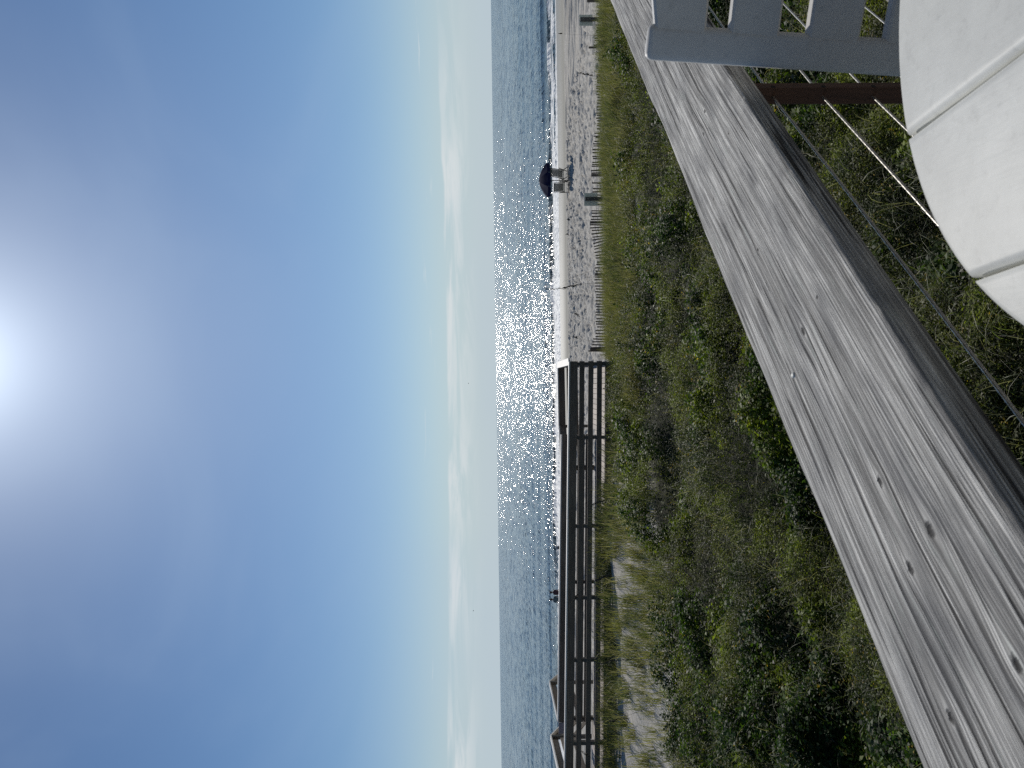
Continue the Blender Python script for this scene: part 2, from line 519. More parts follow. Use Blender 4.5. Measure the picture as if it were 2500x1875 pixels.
# foam of the breakers
fn = nt.noise(nt.comb(nt.math('MULTIPLY', px, 0.28), nt.math('MULTIPLY', py, 0.75), 2.0), 1.0, 6.0, 0.68, 0.6)
fat = nt.new('ShaderNodeAttribute'); fat.attribute_name = 'foam'
thr = nt.math('SUBTRACT', 0.80, nt.math('MULTIPLY', fat.outputs['Fac'], 0.46))
foam = nt.maprange(nt.math('SUBTRACT', fn, thr), 0.0, 0.05, 0.0, 1.0, True)
base = nt.mix(foam, deep, (0.74, 0.745, 0.73))
setp(bs, nt, base=base, rough=nt.maprange(foam, 0, 1, 0.13, 0.7), normal=nrm, ior=1.333, spec=0.5)
M_sea = m
ysea = np.concatenate([np.arange(69, 100, 0.22), 100 * (1.022 ** np.arange(0, 255))])
ts = np.linspace(-1, 1, 270)
SX = ts[None, :] * (ysea[:, None] * 0.95 + 25)
SY = np.repeat(ysea[:, None], len(ts), 1)
def sea_h(X, Y):
    ph = Y + 2.2 * (fbm(X * 0.03, Y * 0.012, 61) - 0.5) * 6
    sw = 0.06 * np.sin(ph * 2 * np.pi / 9.0) + 0.02 * np.sin(ph * 2 * np.pi / 4.3 + 1.3) + 0.09 * np.sin(ph * 2 * np.pi / 17 + 0.4)
    sw = sw * sst(420, 140, Y) * sst(74, 86, Y)
    sw = sw * (0.5 + fbm(X * 0.06, Y * 0.03, 71))
    # breakers: steep shoreward faces
    for yc, a, w, sd in ((81.5, 0.36, 1.1, 5), (75.3, 0.12, 0.7, 6), (92.0, 0.22, 1.6, 7)):
        c0 = yc + (fbm(X * 0.05, X * 0 + sd, sd) - 0.5) * 3.0
        am = a * sst(0.36, 0.62, fbm(X * 0.045 + sd * 3.1, X * 0 + 2.0, sd + 9, 2))
        dd = Y - c0
        sw = sw + am * np.where(dd < 0, np.exp(-(dd / (w * 0.55)) ** 2), np.exp(-(dd / (w * 1.9)) ** 2))
    return sw
SZ = sea_h(SX, SY)
line = 72.6 + (fbm(SX * 0.10, SX * 0, 81) - 0.5) * 3.0
FO = np.clip(1.25 * np.exp(-((SY - line) / 1.6) ** 2) + 1.12 * np.exp(-((SY - 77.0) / 3.2) ** 2) * (0.4 + 1.2 * fbm(SX * 0.05, SX * 0, 91))
             + 0.45 * np.exp(-((SY - 81.0) / 1.6) ** 2), 0, 1.3)
FO = FO * sst(90, 84, SY)
grid_mesh('sea_water', SX, SY, SZ, M_sea, {'foam': FO}, 'structure')

# ------------------------------------------------------------------ house deck and its railing
RD = Vector((0.681, 0.7323, 0)).normalized()        # along the rail
RN = Vector((-RD.y, RD.x, 0))                       # outwards, across the rail
CAPZ = CAMZ - 0.42
CAPT = 0.044
N0, N1 = 0.488, 0.783
DECKZ = CAMZ - 1.30
def rail_pt(n, w, z):
    return Vector((0, 0, 0)) + RN * n + RD * w + Vector((0, 0, z))

knots_px = [(1721, 271), (1717, 327), (1778, 325), (1742, 486), (1850, 610), (1995, 725), (1961, 808), (2149, 1176), (2271, 1294), (2223, 1387), (2483, 1622), (2320, 1751)]
ksize = [0.9, 0.7, 0.5, 0.45, 0.6, 0.5, 1.0, 0.95, 1.35, 1.1, 1.2, 1.0]
knots = []
for (kx, ky), ks in zip(knots_px, ksize):
    p = PZ(kx, ky, CAPZ)
    knots.append((p.dot(RD), p.dot(RN), ks))

m, nt, bs = material('weathered_grey_timber')
tcn = nt.new('ShaderNodeTexCoord')
x, y, z = nt.sep(tcn.outputs['Object'])      # x along the grain, y across, z up
u = nt.math('ADD', y, nt.math('MULTIPLY', z, 1.15))
wob = nt.noise(nt.comb(nt.math('MULTIPLY', x, 1.7), nt.math('MULTIPLY', u, 5.0), 0), 1.0, 2.0)
u = nt.math('ADD', u, nt.math('MULTIPLY', nt.math('SUBTRACT', wob, 0.5), 0.020))
us = u
dark_k = None
ring_k = None
kn = nt.math('MULTIPLY', nt.math('SUBTRACT', nt.noise(tcn.outputs['Object'], 210.0, 3.0, 0.6), 0.5), 0.0075)
for kx, ky, ks in knots:
    a = 0.0050 * ks
    dxk = nt.math('MULTIPLY', nt.math('SUBTRACT', x, kx), 0.38)
    dyk = nt.math('SUBTRACT', y, ky)
    r2 = nt.math('ADD', nt.math('MULTIPLY', dxk, dxk), nt.math('MULTIPLY', dyk, dyk))
    inf = nt.math('DIVIDE', 3.2 * a * a, nt.math('ADD', r2, 4.2 * a * a))
    us = nt.math('SUBTRACT', us, nt.math('MULTIPLY', dyk, inf))
    # knot body
    ddx = nt.math('MULTIPLY', nt.math('SUBTRACT', x, kx), 0.55)
    rr = nt.math('ADD', nt.math('MULTIPLY', ddx, ddx), nt.math('MULTIPLY', dyk, dyk))
    d1 = nt.maprange(nt.math('ADD', nt.math('SQRT', rr), kn), 0.1 * a, 1.05 * a, 1.0, 0.0, True)
    dark_k = d1 if dark_k is None else nt.math('MAXIMUM', dark_k, d1)
    d2 = nt.maprange(nt.math('SQRT', rr), 0.8 * a, 2.4 * a, 1.0, 0.0, True)
    ring_k = d2 if ring_k is None else nt.math('MAXIMUM', ring_k, d2)
fine = nt.noise(nt.comb(nt.math('MULTIPLY', x, 5.0), nt.math('MULTIPLY', us, 420.0), 0), 1.0, 4.0, 0.6, 0.3)
medn = nt.noise(nt.comb(nt.math('MULTIPLY', x, 1.6), nt.math('MULTIPLY', us, 125.0), 3.0), 1.0, 4.0, 0.6, 0.15)
broad = nt.noise(nt.comb(nt.math('MULTIPLY', x, 0.9), nt.math('MULTIPLY', us, 32.0), 9.0), 1.0, 3.0, 0.55, 0.15)
crk = nt.noise(nt.comb(nt.math('MULTIPLY', x, 2.4), nt.math('MULTIPLY', us, 105.0), 17.0), 1.0, 3.0, 0.5, 0.25)
crack = nt.maprange(crk, 0.35, 0.415, 1.0, 0.0, True)
hgt = nt.math('ADD', nt.math('ADD', nt.math('MULTIPLY', fine, 0.42), nt.math('MULTIPLY', medn, 0.40)), nt.math('MULTIPLY', broad, 0.18))
hgt = nt.math('ADD', hgt, nt.math('MULTIPLY', ring_k, 0.02))
hgt = nt.math('SUBTRACT', hgt, nt.math('MULTIPLY', crack, 0.22))
hgt = nt.math('SUBTRACT', hgt, nt.math('MULTIPLY', dark_k, 0.25))
col = nt.ramp(hgt, [(0.32, (0.06, 0.057, 0.054)), (0.43, (0.22, 0.213, 0.203)), (0.50, (0.39, 0.38, 0.36)), (0.58, (0.62, 0.607, 0.575))])
fc = nt.maprange(fine, 0.36, 0.64, 0.62, 1.30)
col = nt.mix(1.0, col, nt.comb(fc, fc, nt.math('MULTIPLY', fc, 0.995)), 'MULTIPLY')
blot = nt.noise(nt.comb(nt.math('MULTIPLY', x, 7.0), nt.math('MULTIPLY', y, 22.0), nt.math('MULTIPLY', z, 22.0)), 1.0, 4.0)
col = nt.mix(nt.maprange(blot, 0.46, 0.66, 0.0, 0.55), col, (0.14, 0.14, 0.145))
lich = nt.noise(nt.comb(nt.math('MULTIPLY', x, 9.0), nt.math('MULTIPLY', us, 110.0), 30.0), 1.0, 3.0)
col = nt.mix(nt.maprange(lich, 0.60, 0.74, 0.0, 0.5), col, (0.42, 0.46, 0.42))
col = nt.mix(nt.math('MULTIPLY', dark_k, 0.93), col, (0.02, 0.018, 0.018))
setp(bs, nt, base=col, rough=0.8, normal=nt.bump(hgt, 1.0, 0.008), spec=0.3)
M_capw = m

rail = empty('deck_railing', rail_pt(0.69, 0, DECKZ), 'weathered grey timber handrail with thin steel cables running diagonally across the foreground', 'railing')
# cap board as a fine sheet wrapped round the section, worn along its near edge
W0, W1, NW = -2.2, 7.5, 1500
wv_ = np.linspace(W0, W1, NW)
rad = 0.006
prof = []
def arc(cy, cz, a0, a1, n=5):
    return [(cy + rad * math.cos(t), cz + rad * math.sin(t)) for t in np.linspace(a0, a1, n)]
# section goes: bottom near -> near face -> near top edge -> top -> far edge -> far face -> bottom
prof += [(N0 + 0.010, -CAPT)]
prof += [(N0, -CAPT + 0.007)] + [(N0, zz) for zz in np.linspace(-CAPT + 0.016, -rad - 0.006, 4)]
prof += arc(N0 + rad, -rad, math.pi, math.pi / 2, 5)
prof += [(yy, 0.0) for yy in np.linspace(N0 + rad + 0.008, N1 - 0.02, 26)]
prof += [(N1 - 0.006, -0.002), (N1, -0.008), (N1, -CAPT + 0.008), (N1 - 0.01, -CAPT)]
prof = np.array(prof)
PN = len(prof)
Yp = np.repeat(prof[None, :, 0], NW, 0); Zp = np.repeat(prof[None, :, 1], NW, 0)
Wp = np.repeat(wv_[:, None], PN, 1)
edge_w = np.exp(-((Yp - N0) / 0.012) ** 2) * np.exp(-((Zp) / 0.022) ** 2)
chip = np.clip(fbm(Wp * 7, Wp * 0 + 0.5, 101, 4) - 0.48, 0, 1) * 0.030 + np.clip(vnoise(Wp * 3.1, Wp * 0, 111) - 0.68, 0, 1) * 0.045
Zp = Zp - edge_w * chip
Yp = Yp + edge_w * chip * 0.9
topm = (Zp > -0.004)
Zp = Zp + topm * (fbm(Wp * 1.2, Yp * 60, 121, 3) - 0.5) * 0.0028
face = (Yp < N0 + 0.004)
Yp = Yp + face * (fbm(Wp * 1.5, Zp * 55, 131, 3) - 0.5) * 0.008
Yp = Yp + (Yp > N1 - 0.008) * ((fbm(Wp * 4, Zp * 30, 141, 3) - 0.5) * 0.010 - np.clip(vnoise(Wp * 2.3, Wp * 0, 145) - 0.7, 0, 1) * 0.02)
vv = np.stack([Wp, Yp, Zp], -1).reshape(-1, 3)
ii = np.arange(NW * PN).reshape(NW, PN)
qq = np.stack([ii[:-1, :-1], ii[1:, :-1], ii[1:, 1:], ii[:-1, 1:]], -1).reshape(-1, 4)
qb = np.stack([ii[:-1, -1], ii[1:, -1], ii[1:, 0], ii[:-1, 0]], -1)
qq = np.concatenate([qq, qb])
capo = np_mesh('cap_rail', vv, qq, M_capw, True)
capo.parent = rail
capo.rotation_euler = (0, 0, math.atan2(RD.y, RD.x))
capo.location = Vector((0, 0, CAPZ)) - rail.location
capo['label'] = 'wide weathered grey timber cap board with knots and cracks'

sp = PZ(1938, 916, CAPZ)
sc = MB()
for k in range(1):
    c0 = sp + Vector((0, 0, 0.0005))
    n = 14
    vs = [c0 + Vector((0, 0, 0.0022))]
    for rr_, hh in ((0.0030, 0.0020), (0.0042, 0.0008), (0.0043, -0.002)):
        vs += [c0 + Vector((rr_ * math.cos(2 * math.pi * i / n), rr_ * 1.1 * math.sin(2 * math.pi * i / n), hh)) for i in range(n)]
    fs = [(0, 1 + i, 1 + (i + 1) % n) for i in range(n)]
    for r_ in range(2):
        fs += [(1 + r_*n + i, 1 + (r_+1)*n + i, 1 + (r_+1)*n + (i+1) % n, 1 + r_*n + (i+1) % n) for i in range(n)]
    sc.add(vs, fs)
M_pale = plain('pale_paint', (0.62, 0.62, 0.58), 0.5)
sc.build('screw_head', M_pale, rail, True)['label'] = 'pale round screw head in the cap board'

NC = 0.60                        # plane of the cables
def cable_z(k):
    return CAMZ - (0.579 + 0.1045 * k)
HOLEZ = [cable_z(k) for k in range(7)]
MB().beam(rail_pt(NC, 1.521, DECKZ), rail_pt(NC, 1.521, CAPZ - CAPT + 0.002), 0.03, 0.034, RN, 0.002).build('spindle', M_brown, rail)['label'] = 'slim brown wooden baluster drilled for the cables'
M_hole = plain('drilled_hole', (0.006, 0.004, 0.003), 0.9)
for zz in HOLEZ:
    hb = MB()
    c0 = rail_pt(NC - 0.0172, 1.515, zz)
    n = 10
    vs = [c0 + RD * (0.0065 * math.cos(2*math.pi*i/n)) + Vector((0, 0, 0.005 * math.sin(2*math.pi*i/n))) for i in range(n)]
    vs += [v + RN * 0.0022 for v in vs]
    hb.add(vs, [tuple(range(n))] + [(i, (i+1) % n, n+(i+1) % n, n+i) for i in range(n)])
    hb.build('drilled_hole', M_hole, rail)
for wpost in (3.9, 6.6, -1.3):
    MB().beam(rail_pt(0.63, wpost, DECKZ - 0.3), rail_pt(0.63, wpost, CAPZ - CAPT + 0.002), 0.089, 0.089, RN, 0.004).build('railing_post', M_deckfloor, rail)
def cable(k):
    z0 = HOLEZ[k]
    pts = []
    lobes, n, r0 = 6, 12, 0.0023
    ws = np.concatenate([np.arange(-1.25, 2.9, 0.006), np.arange(2.9, 3.9, 0.05)])
    sag = 0.024 - 0.002 * k
    vs, fs = [], []
    for i, w in enumerate(ws):
        if w < 1.521:
            t = (w + 1.25) / 2.771
            z = z0 - sag * 4 * t * (1 - t) * (0.86 + 0.1 * t)
        else:
            t = (w - 1.521) / 2.379
            z = z0 + (-0.004) * 4 * t * (1 - t) - 0.01 * t * (k > 2)
        for q in range(n):
            th = 2 * math.pi * q / n
            rr_ = r0 * (1 + 0.13 * math.cos(lobes * (th - w * 2 * math.pi / 0.11)))
            pnt = rail_pt(NC + rr_ * math.cos(th), w, z + rr_ * math.sin(th))
            vs.append(pnt)
        if i:
            b0 = (i - 1) * n
            fs += [(b0+q, b0+(q+1) % n, b0+n+(q+1) % n, b0+n+q) for q in range(n)]
    mb = MB(); mb.v = [tuple(v) for v in vs]; mb.f = fs
    return mb.build('cable', M_steel, rail, True)
for k in range(7):
    cable(k)

deck = empty('house_deck', rail_pt(0.5, 0, DECKZ), 'grey timber deck floor of the house under the white table and chair', 'deck')
deck['kind'] = 'structure'
for i in range(14):
    nn = 0.63 - 0.145 * i
    MB().beam(rail_pt(nn, -3.0, DECKZ - 0.018), rail_pt(nn, 7.0, DECKZ - 0.018), 0.14, 0.035, (0, 0, 1), 0.003).build('deck_board', M_deckfloor, deck)
MB().beam(rail_pt(0.725, -3.0, DECKZ - 0.16), rail_pt(0.725, 7.0, DECKZ - 0.16), 0.04, 0.24, (0, 0, 1), 0.003).build('rim_joist', M_deckfloor, deck)
for wp in (-2, 1.3, 4.4):
    MB().beam(rail_pt(0.6, wp, 2.4), rail_pt(0.6, wp, DECKZ - 0.28), 0.14, 0.14, RN, 0.004).build('deck_post', M_deckfloor, deck)

# house of the deck, unseen behind the viewer, added to darken the shaded faces
M_clap = plain('painted_clapboard', (0.11, 0.12, 0.13), 0.7, 0, 0.06, 4)  # dark, so the added wall bounces little light onto the railing
M_trim = plain('white_trim', (0.6, 0.6, 0.58), 0.5, 0, 0.04, 6)
M_glass = plain('window_glass', (0.03, 0.04, 0.045), 0.05, 0, 0.02, 3)
house = empty('sky_blocking_house', rail_pt(-2.6, 1.0, 2.8), 'unseen clapboard house behind the viewer, added to block sky light from the deck', 'building')
for i in range(34):
    zb = 2.85 + 0.24 * i
    MB().beam(rail_pt(-2.60 - 0.006 * 0, -7.5, zb), rail_pt(-2.60, 9.0, zb), 0.030, 0.25, (0, 0, 1)).build('clapboard', M_clap, house)
MB().beam(rail_pt(-2.9, -7.7, 11.2), rail_pt(-2.9, 9.2, 11.2), 1.5, 0.16, (0, 0, 1), 0.01).build('roof_eave', M_trim, house)
for wc in (-3.5, 0.9, 5.4):
    for a_, b_, z_ in ((-0.95, -0.95, None), (0.95, 0.95, None)):
        MB().beam(rail_pt(-2.56, wc + a_, DECKZ), rail_pt(-2.56, wc + a_, DECKZ + 2.15), 0.10, 0.10, RN, 0.004).build('door_frame', M_trim, house)
    MB().beam(rail_pt(-2.56, wc - 1.0, DECKZ + 2.2), rail_pt(-2.56, wc + 1.0, DECKZ + 2.2), 0.10, 0.10, (0, 0, 1), 0.004).build('door_frame', M_trim, house)
    MB().beam(rail_pt(-2.565, wc, DECKZ + 0.04), rail_pt(-2.565, wc, DECKZ + 2.14), 1.79, 0.02, RN).build('glass_pane', M_glass, house)

# ------------------------------------------------------------------ round table
TZ = CAMZ - 0.47
TR = 0.3967
TC = Vector((0.386, 0.449, TZ))
table = empty('patio_table', (TC.x, TC.y, DECKZ), 'round white planked patio table in the right corner of the foreground', 'table')
pd = Vector((-0.09, 1, 0)).normalized()
ps = Vector((1, 0.09, 0)).normalized()
gro = [PZ(2228, 322, TZ), PZ(2377, 678, TZ)]
g_u = [(g - Vector((TC.x, TC.y, TZ))).dot(ps) for g in gro]
pw = g_u[0] - g_u[1]
edges = [g_u[1] + pw * k for k in range(-3, 6)]
cuts = [-TR] + [e for e in edges if -TR + 0.02 < e < TR - 0.02] + [TR]
def plank_piece(u0, u1):
    gap = 0.0018
    a0 = u0 + (gap if u0 > -TR else 0); a1 = u1 - (gap if u1 < TR else 0)
    nseg = 40
    levels = [(0.0075, 0.0), (0.0028, -0.0016), (0.0006, -0.005), (0.0, -0.009), (0.0, -0.020), (0.003, -0.025)]
    mb = MB()
    rings = []
    for ins, dz_ in levels:
        us_ = np.linspace(a0 + ins, a1 - ins, nseg)
        rr_ = TR - ins
        us_c = np.clip(us_, -rr_ + 1e-4, rr_ - 1e-4)
        hv_ = np.sqrt(np.maximum(rr_ ** 2 - us_c ** 2, 1e-8))
        ring = [TC + ps * a + pd * b + Vector((0, 0, dz_)) for a, b in zip(us_c, hv_)]
        ring += [TC + ps * a - pd * b + Vector((0, 0, dz_)) for a, b in zip(us_c[::-1], hv_[::-1])]
        rings.append(ring)
    n = len(rings[0])
    vs = [p for r_ in rings for p in r_]
    fs = []
    for r_ in range(len(rings) - 1):
        fs += [(r_*n+i, r_*n+(i+1) % n, (r_+1)*n+(i+1) % n, (r_+1)*n+i) for i in range(n)]
    fs += [(i, i + 1, n - 2 - i, n - 1 - i) for i in range(nseg - 1)]
    k = (len(rings) - 1) * n
    fs += [(k + i, k + i + 1, k + n - 2 - i, k + n - 1 - i) for i in range(nseg - 1)]
    mb.add(vs, fs)
    o = mb.build('table_plank', M_table, table, True)
    return o
for a, b in zip(cuts[:-1], cuts[1:]):
    plank_piece(a, b)
for s1_, s2_ in ((-1, -1), (-1, 1), (1, -1), (1, 1)):
    top_ = TC + ps * 0.24 * s1_ + pd * 0.24 * s2_ + Vector((0, 0, -0.026))
    bot_ = Vector((TC.x, TC.y, DECKZ)) + ps * 0.28 * s1_ + pd * 0.28 * s2_
    MB().beam(bot_, top_, 0.055, 0.055, ps, 0.004).build('table_leg', M_table, table)
for s1_ in (-1, 1):
    MB().beam(TC + ps * 0.24 * s1_ - pd * 0.21 + Vector((0, 0, -0.065)), TC + ps * 0.24 * s1_ + pd * 0.21 + Vector((0, 0, -0.065)), 0.03, 0.07, (0, 0, 1), 0.003).build('table_apron', M_table, table)
    MB().beam(TC + pd * 0.24 * s1_ - ps * 0.21 + Vector((0, 0, -0.065)), TC + pd * 0.24 * s1_ + ps * 0.21 + Vector((0, 0, -0.065)), 0.03, 0.07, (0, 0, 1), 0.003).build('table_apron', M_table, table)

# ------------------------------------------------------------------ white chair (ladder back)
ct = Vector((0.872, -0.49, 0)).normalized()          # along its back, to the right
cf = Vector((-0.49, -0.872, 0)).normalized()         # from the back towards the table
p_top = PY(1579, 148, 1.21)                          # left outer corner at the top of the stile
p_low = PY(2205, 189, 1.18)
SW, SDp = 0.054, 0.036
chair = empty('patio_chair', (p_low + ct * 0.23 + cf * 0.2).xy.to_3d() + Vector((0, 0, DECKZ)), 'white ladder back patio chair tucked between round table and timber railing', 'chair')
def rounded_bar(p0, p1, w, h, up, name, parent, mat=M_white, bev=0.007):
    me_b = MB().beam(p0, p1, w, h, up)
    me = me_b.mesh(name, parent.location)
    bm = bmesh.new(); bm.from_mesh(me)
    bmesh.ops.bevel(bm, geom=bm.edges[:], offset=bev, segments=3, profile=0.5, affect='EDGES')
    bm.to_mesh(me); bm.free()
    me.polygons.foreach_set('use_smooth', [True] * len(me.polygons))
    return link_mesh(name, me, mat, parent)
dst = (p_low - p_top)
dst_n = dst / dst.length
t_floor = (DECKZ - p_top.z) / dst_n.z
CW = 0.47
for k in range(2):
    off = ct * (SW / 2 + k * (CW - SW))
    a = p_top + off - cf * SDp / 2
    b = p_top + dst_n * t_floor + off - cf * SDp / 2
    if k == 1:
        b = b + ct * 0.03
    rounded_bar(b, a, SW, SDp, cf, 'stile', chair, bev=0.011)
def slat(ztop, zbot, name='back_slat', crest=0.0):
    mb = MB()
    n = 22
    rows = []
    for i in range(n + 1):
        t = i / n
        q0 = p_top + dst_n * ((ztop - p_top.z) / dst_n.z)
        q1 = p_top + dst_n * ((zbot - p_top.z) / dst_n.z)
        s_ = SW * 0.75 + t * (CW - 1.5 * SW)
        bow = -0.010 * math.sin(math.pi * t)
        cr = crest * math.sin(math.pi * t)
        f0 = ct * s_ + cf * (bow - 0.001)
        f1 = ct * s_ + cf * (bow - 0.024)
        zt = Vector((0, 0, cr))
        e = 0.004
        ring = [q0 + f0 + zt + Vector((0, 0, -e)), q1 + f0 + Vector((0, 0, e)), q1 + f0 - cf * e, q1 + f1 + cf * e, q1 + f1 + Vector((0, 0, e)), q0 + f1 + zt + Vector((0, 0, -e)), q0 + f1 + zt + cf * e, q0 + f0 + zt - cf * e]
        rows.append(ring)
    m_ = 8
    vs = [p for r_ in rows for p in r_]
    fs = [(i*m_+k, i*m_+(k+1) % m_, (i+1)*m_+(k+1) % m_, (i+1)*m_+k) for i in range(n) for k in range(m_)]
    fs += [tuple(range(m_)), tuple(n*m_ + k for k in range(m_))]
    mb.add(vs, fs)
    return mb.build(name, M_white, chair)
slat(CAMZ - 0.2678, CAMZ - 0.3469, crest=0.022)
slat(CAMZ - 0.3850, CAMZ - 0.4622)
slat(CAMZ - 0.5078, CAMZ - 0.5878)
slat(CAMZ - 0.6287, CAMZ - 0.7068)
SEATZ = DECKZ + 0.44
sb0 = p_top + dst_n * ((SEATZ - p_top.z) / dst_n.z)
for i in range(6):
    c0 = sb0 + cf * (0.035 + i * 0.072)
    rounded_bar(c0 - ct * 0.005, c0 + ct * (CW + 0.005), 0.062, 0.022, (0, 0, 1), 'seat_slat', chair, bev=0.004)
for k in range(2):
    off = ct * (SW / 2 + k * (CW - SW))
    a = sb0 + off + cf * 0.40 - Vector((0, 0, 0.012)); b = a.copy(); b.z = DECKZ
    rounded_bar(b, a, 0.05, 0.045, cf, 'front_leg', chair, bev=0.006)
    rounded_bar(sb0 + off + cf * 0.0 - Vector((0, 0, 0.045)), sb0 + off + cf * 0.38 - Vector((0, 0, 0.045)), 0.03, 0.06, (0, 0, 1), 'seat_rail', chair, bev=0.004)

# ------------------------------------------------------------------ boardwalk over the dune
bw0 = Vector((-4.5, 19.5, float(ground_z(-4.5, 19.5))))
bw = empty('boardwalk', bw0, 'long dark timber boardwalk with plank railings crossing the dune to the beach', 'boardwalk')
XR, XL = 0.56, -11.5
def nearY(X):  return 19.0 - 0.05 * (XR - X)
def capz(X):   return CAMZ - (1.90 - 0.030 * (XR - X))
def deckz(X):  return CAMZ - (2.83 - 0.026 * (XR - X))
def farY(X):   return nearY(X) + 2.02
XPL = -1.36                                     # platform reaches out to 22.6 right of here
def rail_run(pa, pb, da, db, posts, boards=3, fascia=True, capw=0.19, bh=0.112):
    """pa,pb: cap line ends; da,db deck height at the ends"""
    pa, pb = Vector(pa), Vector(pb)
    n = max(1, round((pb - pa).length / 3.7))
    d = (pb - pa).normalized()
    side = d.cross(Vector((0, 0, 1))).normalized()
    if side.y > 0: side = -side                 # side faces the camera
    if abs(side.y) < 0.3 and side.x > 0: side = -side
    for i in range(n):
        a = pa.lerp(pb, i / n) + d * 0.002; b = pa.lerp(pb, (i + 1) / n) - d * 0.002
        MB().beam(a, b, capw, 0.036, (0, 0, 1), 0.003).build('cap_board', M_cap_sunlit, bw)
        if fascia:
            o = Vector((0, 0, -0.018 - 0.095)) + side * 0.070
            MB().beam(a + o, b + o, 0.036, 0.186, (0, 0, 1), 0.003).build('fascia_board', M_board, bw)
        h0 = pa.z - da; h1 = pb.z - db
        for k in range(boards):
            fr = (0.345, 0.59, 0.83)[k]
            za = a.z - (h0 + (h1 - h0) * i / n) * fr; zb = b.z - (h0 + (h1 - h0) * (i + 1) / n) * fr
            o = side * 0.070
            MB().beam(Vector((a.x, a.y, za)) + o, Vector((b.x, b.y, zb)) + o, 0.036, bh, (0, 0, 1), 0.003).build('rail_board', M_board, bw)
    for t in posts:
        p = pa.lerp(pb, t); dz_ = da + (db - da) * t
        MB().beam((p.x, p.y, dz_ - 0.9), (p.x, p.y, p.z - 0.021), 0.125, 0.085, d, 0.004).build('rail_post', M_boardV, bw)
P_ = lambda X, Y: Vector((X, Y, capz(X)))
post_x = [XR - 0.07, -1.40, -3.65, -5.45, -7.0, -9.05, -11.2]
rail_run(P_(XR, nearY(XR)), P_(XL, nearY(XL)), deckz(XR), deckz(XL), [(XR - q) / (XR - XL) for q in post_x], bh=0.13)
# platform end rail and far rail
rail_run(Vector((XR, nearY(XR) + 0.08, capz(XR))), Vector((XR, 22.55, capz(XR))), deckz(XR), deckz(XR), [0.98], capw=0.19)
rail_run(Vector((XR, 22.62, capz(XR))), Vector((XPL, 22.62, capz(XR) - 0.01)), deckz(XR), deckz(XR), [0.02, 0.98], boards=2)
rail_run(Vector((XPL, 22.55, capz(XR) - 0.02)), Vector((-2.45, 20.95, capz(-2.4))), deckz(XR), deckz(-2.4), [0.97], boards=2)
XE = -9.42
rail_run(P_(-1.45, farY(-1.45) + 0.0), P_(XE, farY(XE)), deckz(-1.3), deckz(XE), [0.01, 0.52, 0.99], bh=0.20)
# end-grain block where the far rail stops
pE = P_(XE, farY(XE))
MB().beam(pE + Vector((-0.30, -0.09, -0.10)), pE + Vector((0.0, -0.09, -0.10)), 0.04, 0.19, (0, 0, 1), 0.003).build('end_board', plain('pale_end_board', (0.30, 0.27, 0.29), 0.8), bw)
# deck planks, one by one
i = 0
X = XR - 0.07
while X > XL:
    y0 = nearY(X) + 0.05
    y1 = 22.5 if X > XPL else farY(X) - 0.02
    MB().beam((X, y0, deckz(X) - 0.02), (X, y1, deckz(X) - 0.02 + random.uniform(-.003, .003)), 0.138, 0.036, (0, 0, 1), 0.003).build('deck_plank', M_deckb, bw)
    X -= 0.1455
for yy in (0.14, 1.8):
    MB().beam((XR - 0.02, nearY(XR) + yy, deckz(XR) - 0.16), (XL, nearY(XL) + yy, deckz(XL) - 0.16), 0.045, 0.22, (0, 0, 1)).build('joist', M_board, bw)
MB().beam((XR - 0.02, 22.3, deckz(XR) - 0.16), (XPL, 22.3, deckz(XR) - 0.16), 0.045, 0.22, (0, 0, 1)).build('joist', M_board, bw)

# stair down to the beach at the left, with sloping handrails
st = empty('beach_stair', (PY(1420, 1700, 22.5)), 'sloping weathered handrails of the stair behind the left end of the boardwalk', 'stairs')
def srail(a, b, w=0.13, name='hand_rail', fascia=True):
    MB().beam(a, b, w, 0.038, (0, 0, 1), 0.003).build(name, M_cap_sunlit, st)
    if fascia:
        sd = (b - a).cross(Vector((0, 0, 1))).normalized()
        if sd.y > 0: sd = -sd
        o = Vector((0, 0, -0.115)) + sd * 0.055
        MB().beam(a + o, b + o, 0.036, 0.185, (0, 0, 1), 0.003).build('rail_board', M_board, st)
def spost(p, zb, w=0.1):
    MB().beam(Vector((p.x, p.y, zb)), Vector((p.x, p.y, p.z - 0.02)), w, w, (0, 1, 0), 0.004).build('stair_post', M_boardV, st)
zst = float(ground_z(-9, 23)) - 0.3
# first handrail: peak at (1342,1667), down-left to the far rail end, short way right
a0, a1, a2 = PY(1342, 1667, 25.0), PY(1361, 1755, 22.3), PY(1362, 1650, 26.2)
srail(a0, a1); srail(a2, a0 + (a2 - a0).normalized() * 0.01, name='hand_rail')
for k in (1, 2):
    o = Vector((0, 0, -0.34 * k))
    MB().beam(a0 + o, a1 + o, 0.036, 0.13, (0, 0, 1), 0.003).build('rail_board', M_board, st)
spost(a0, zst)
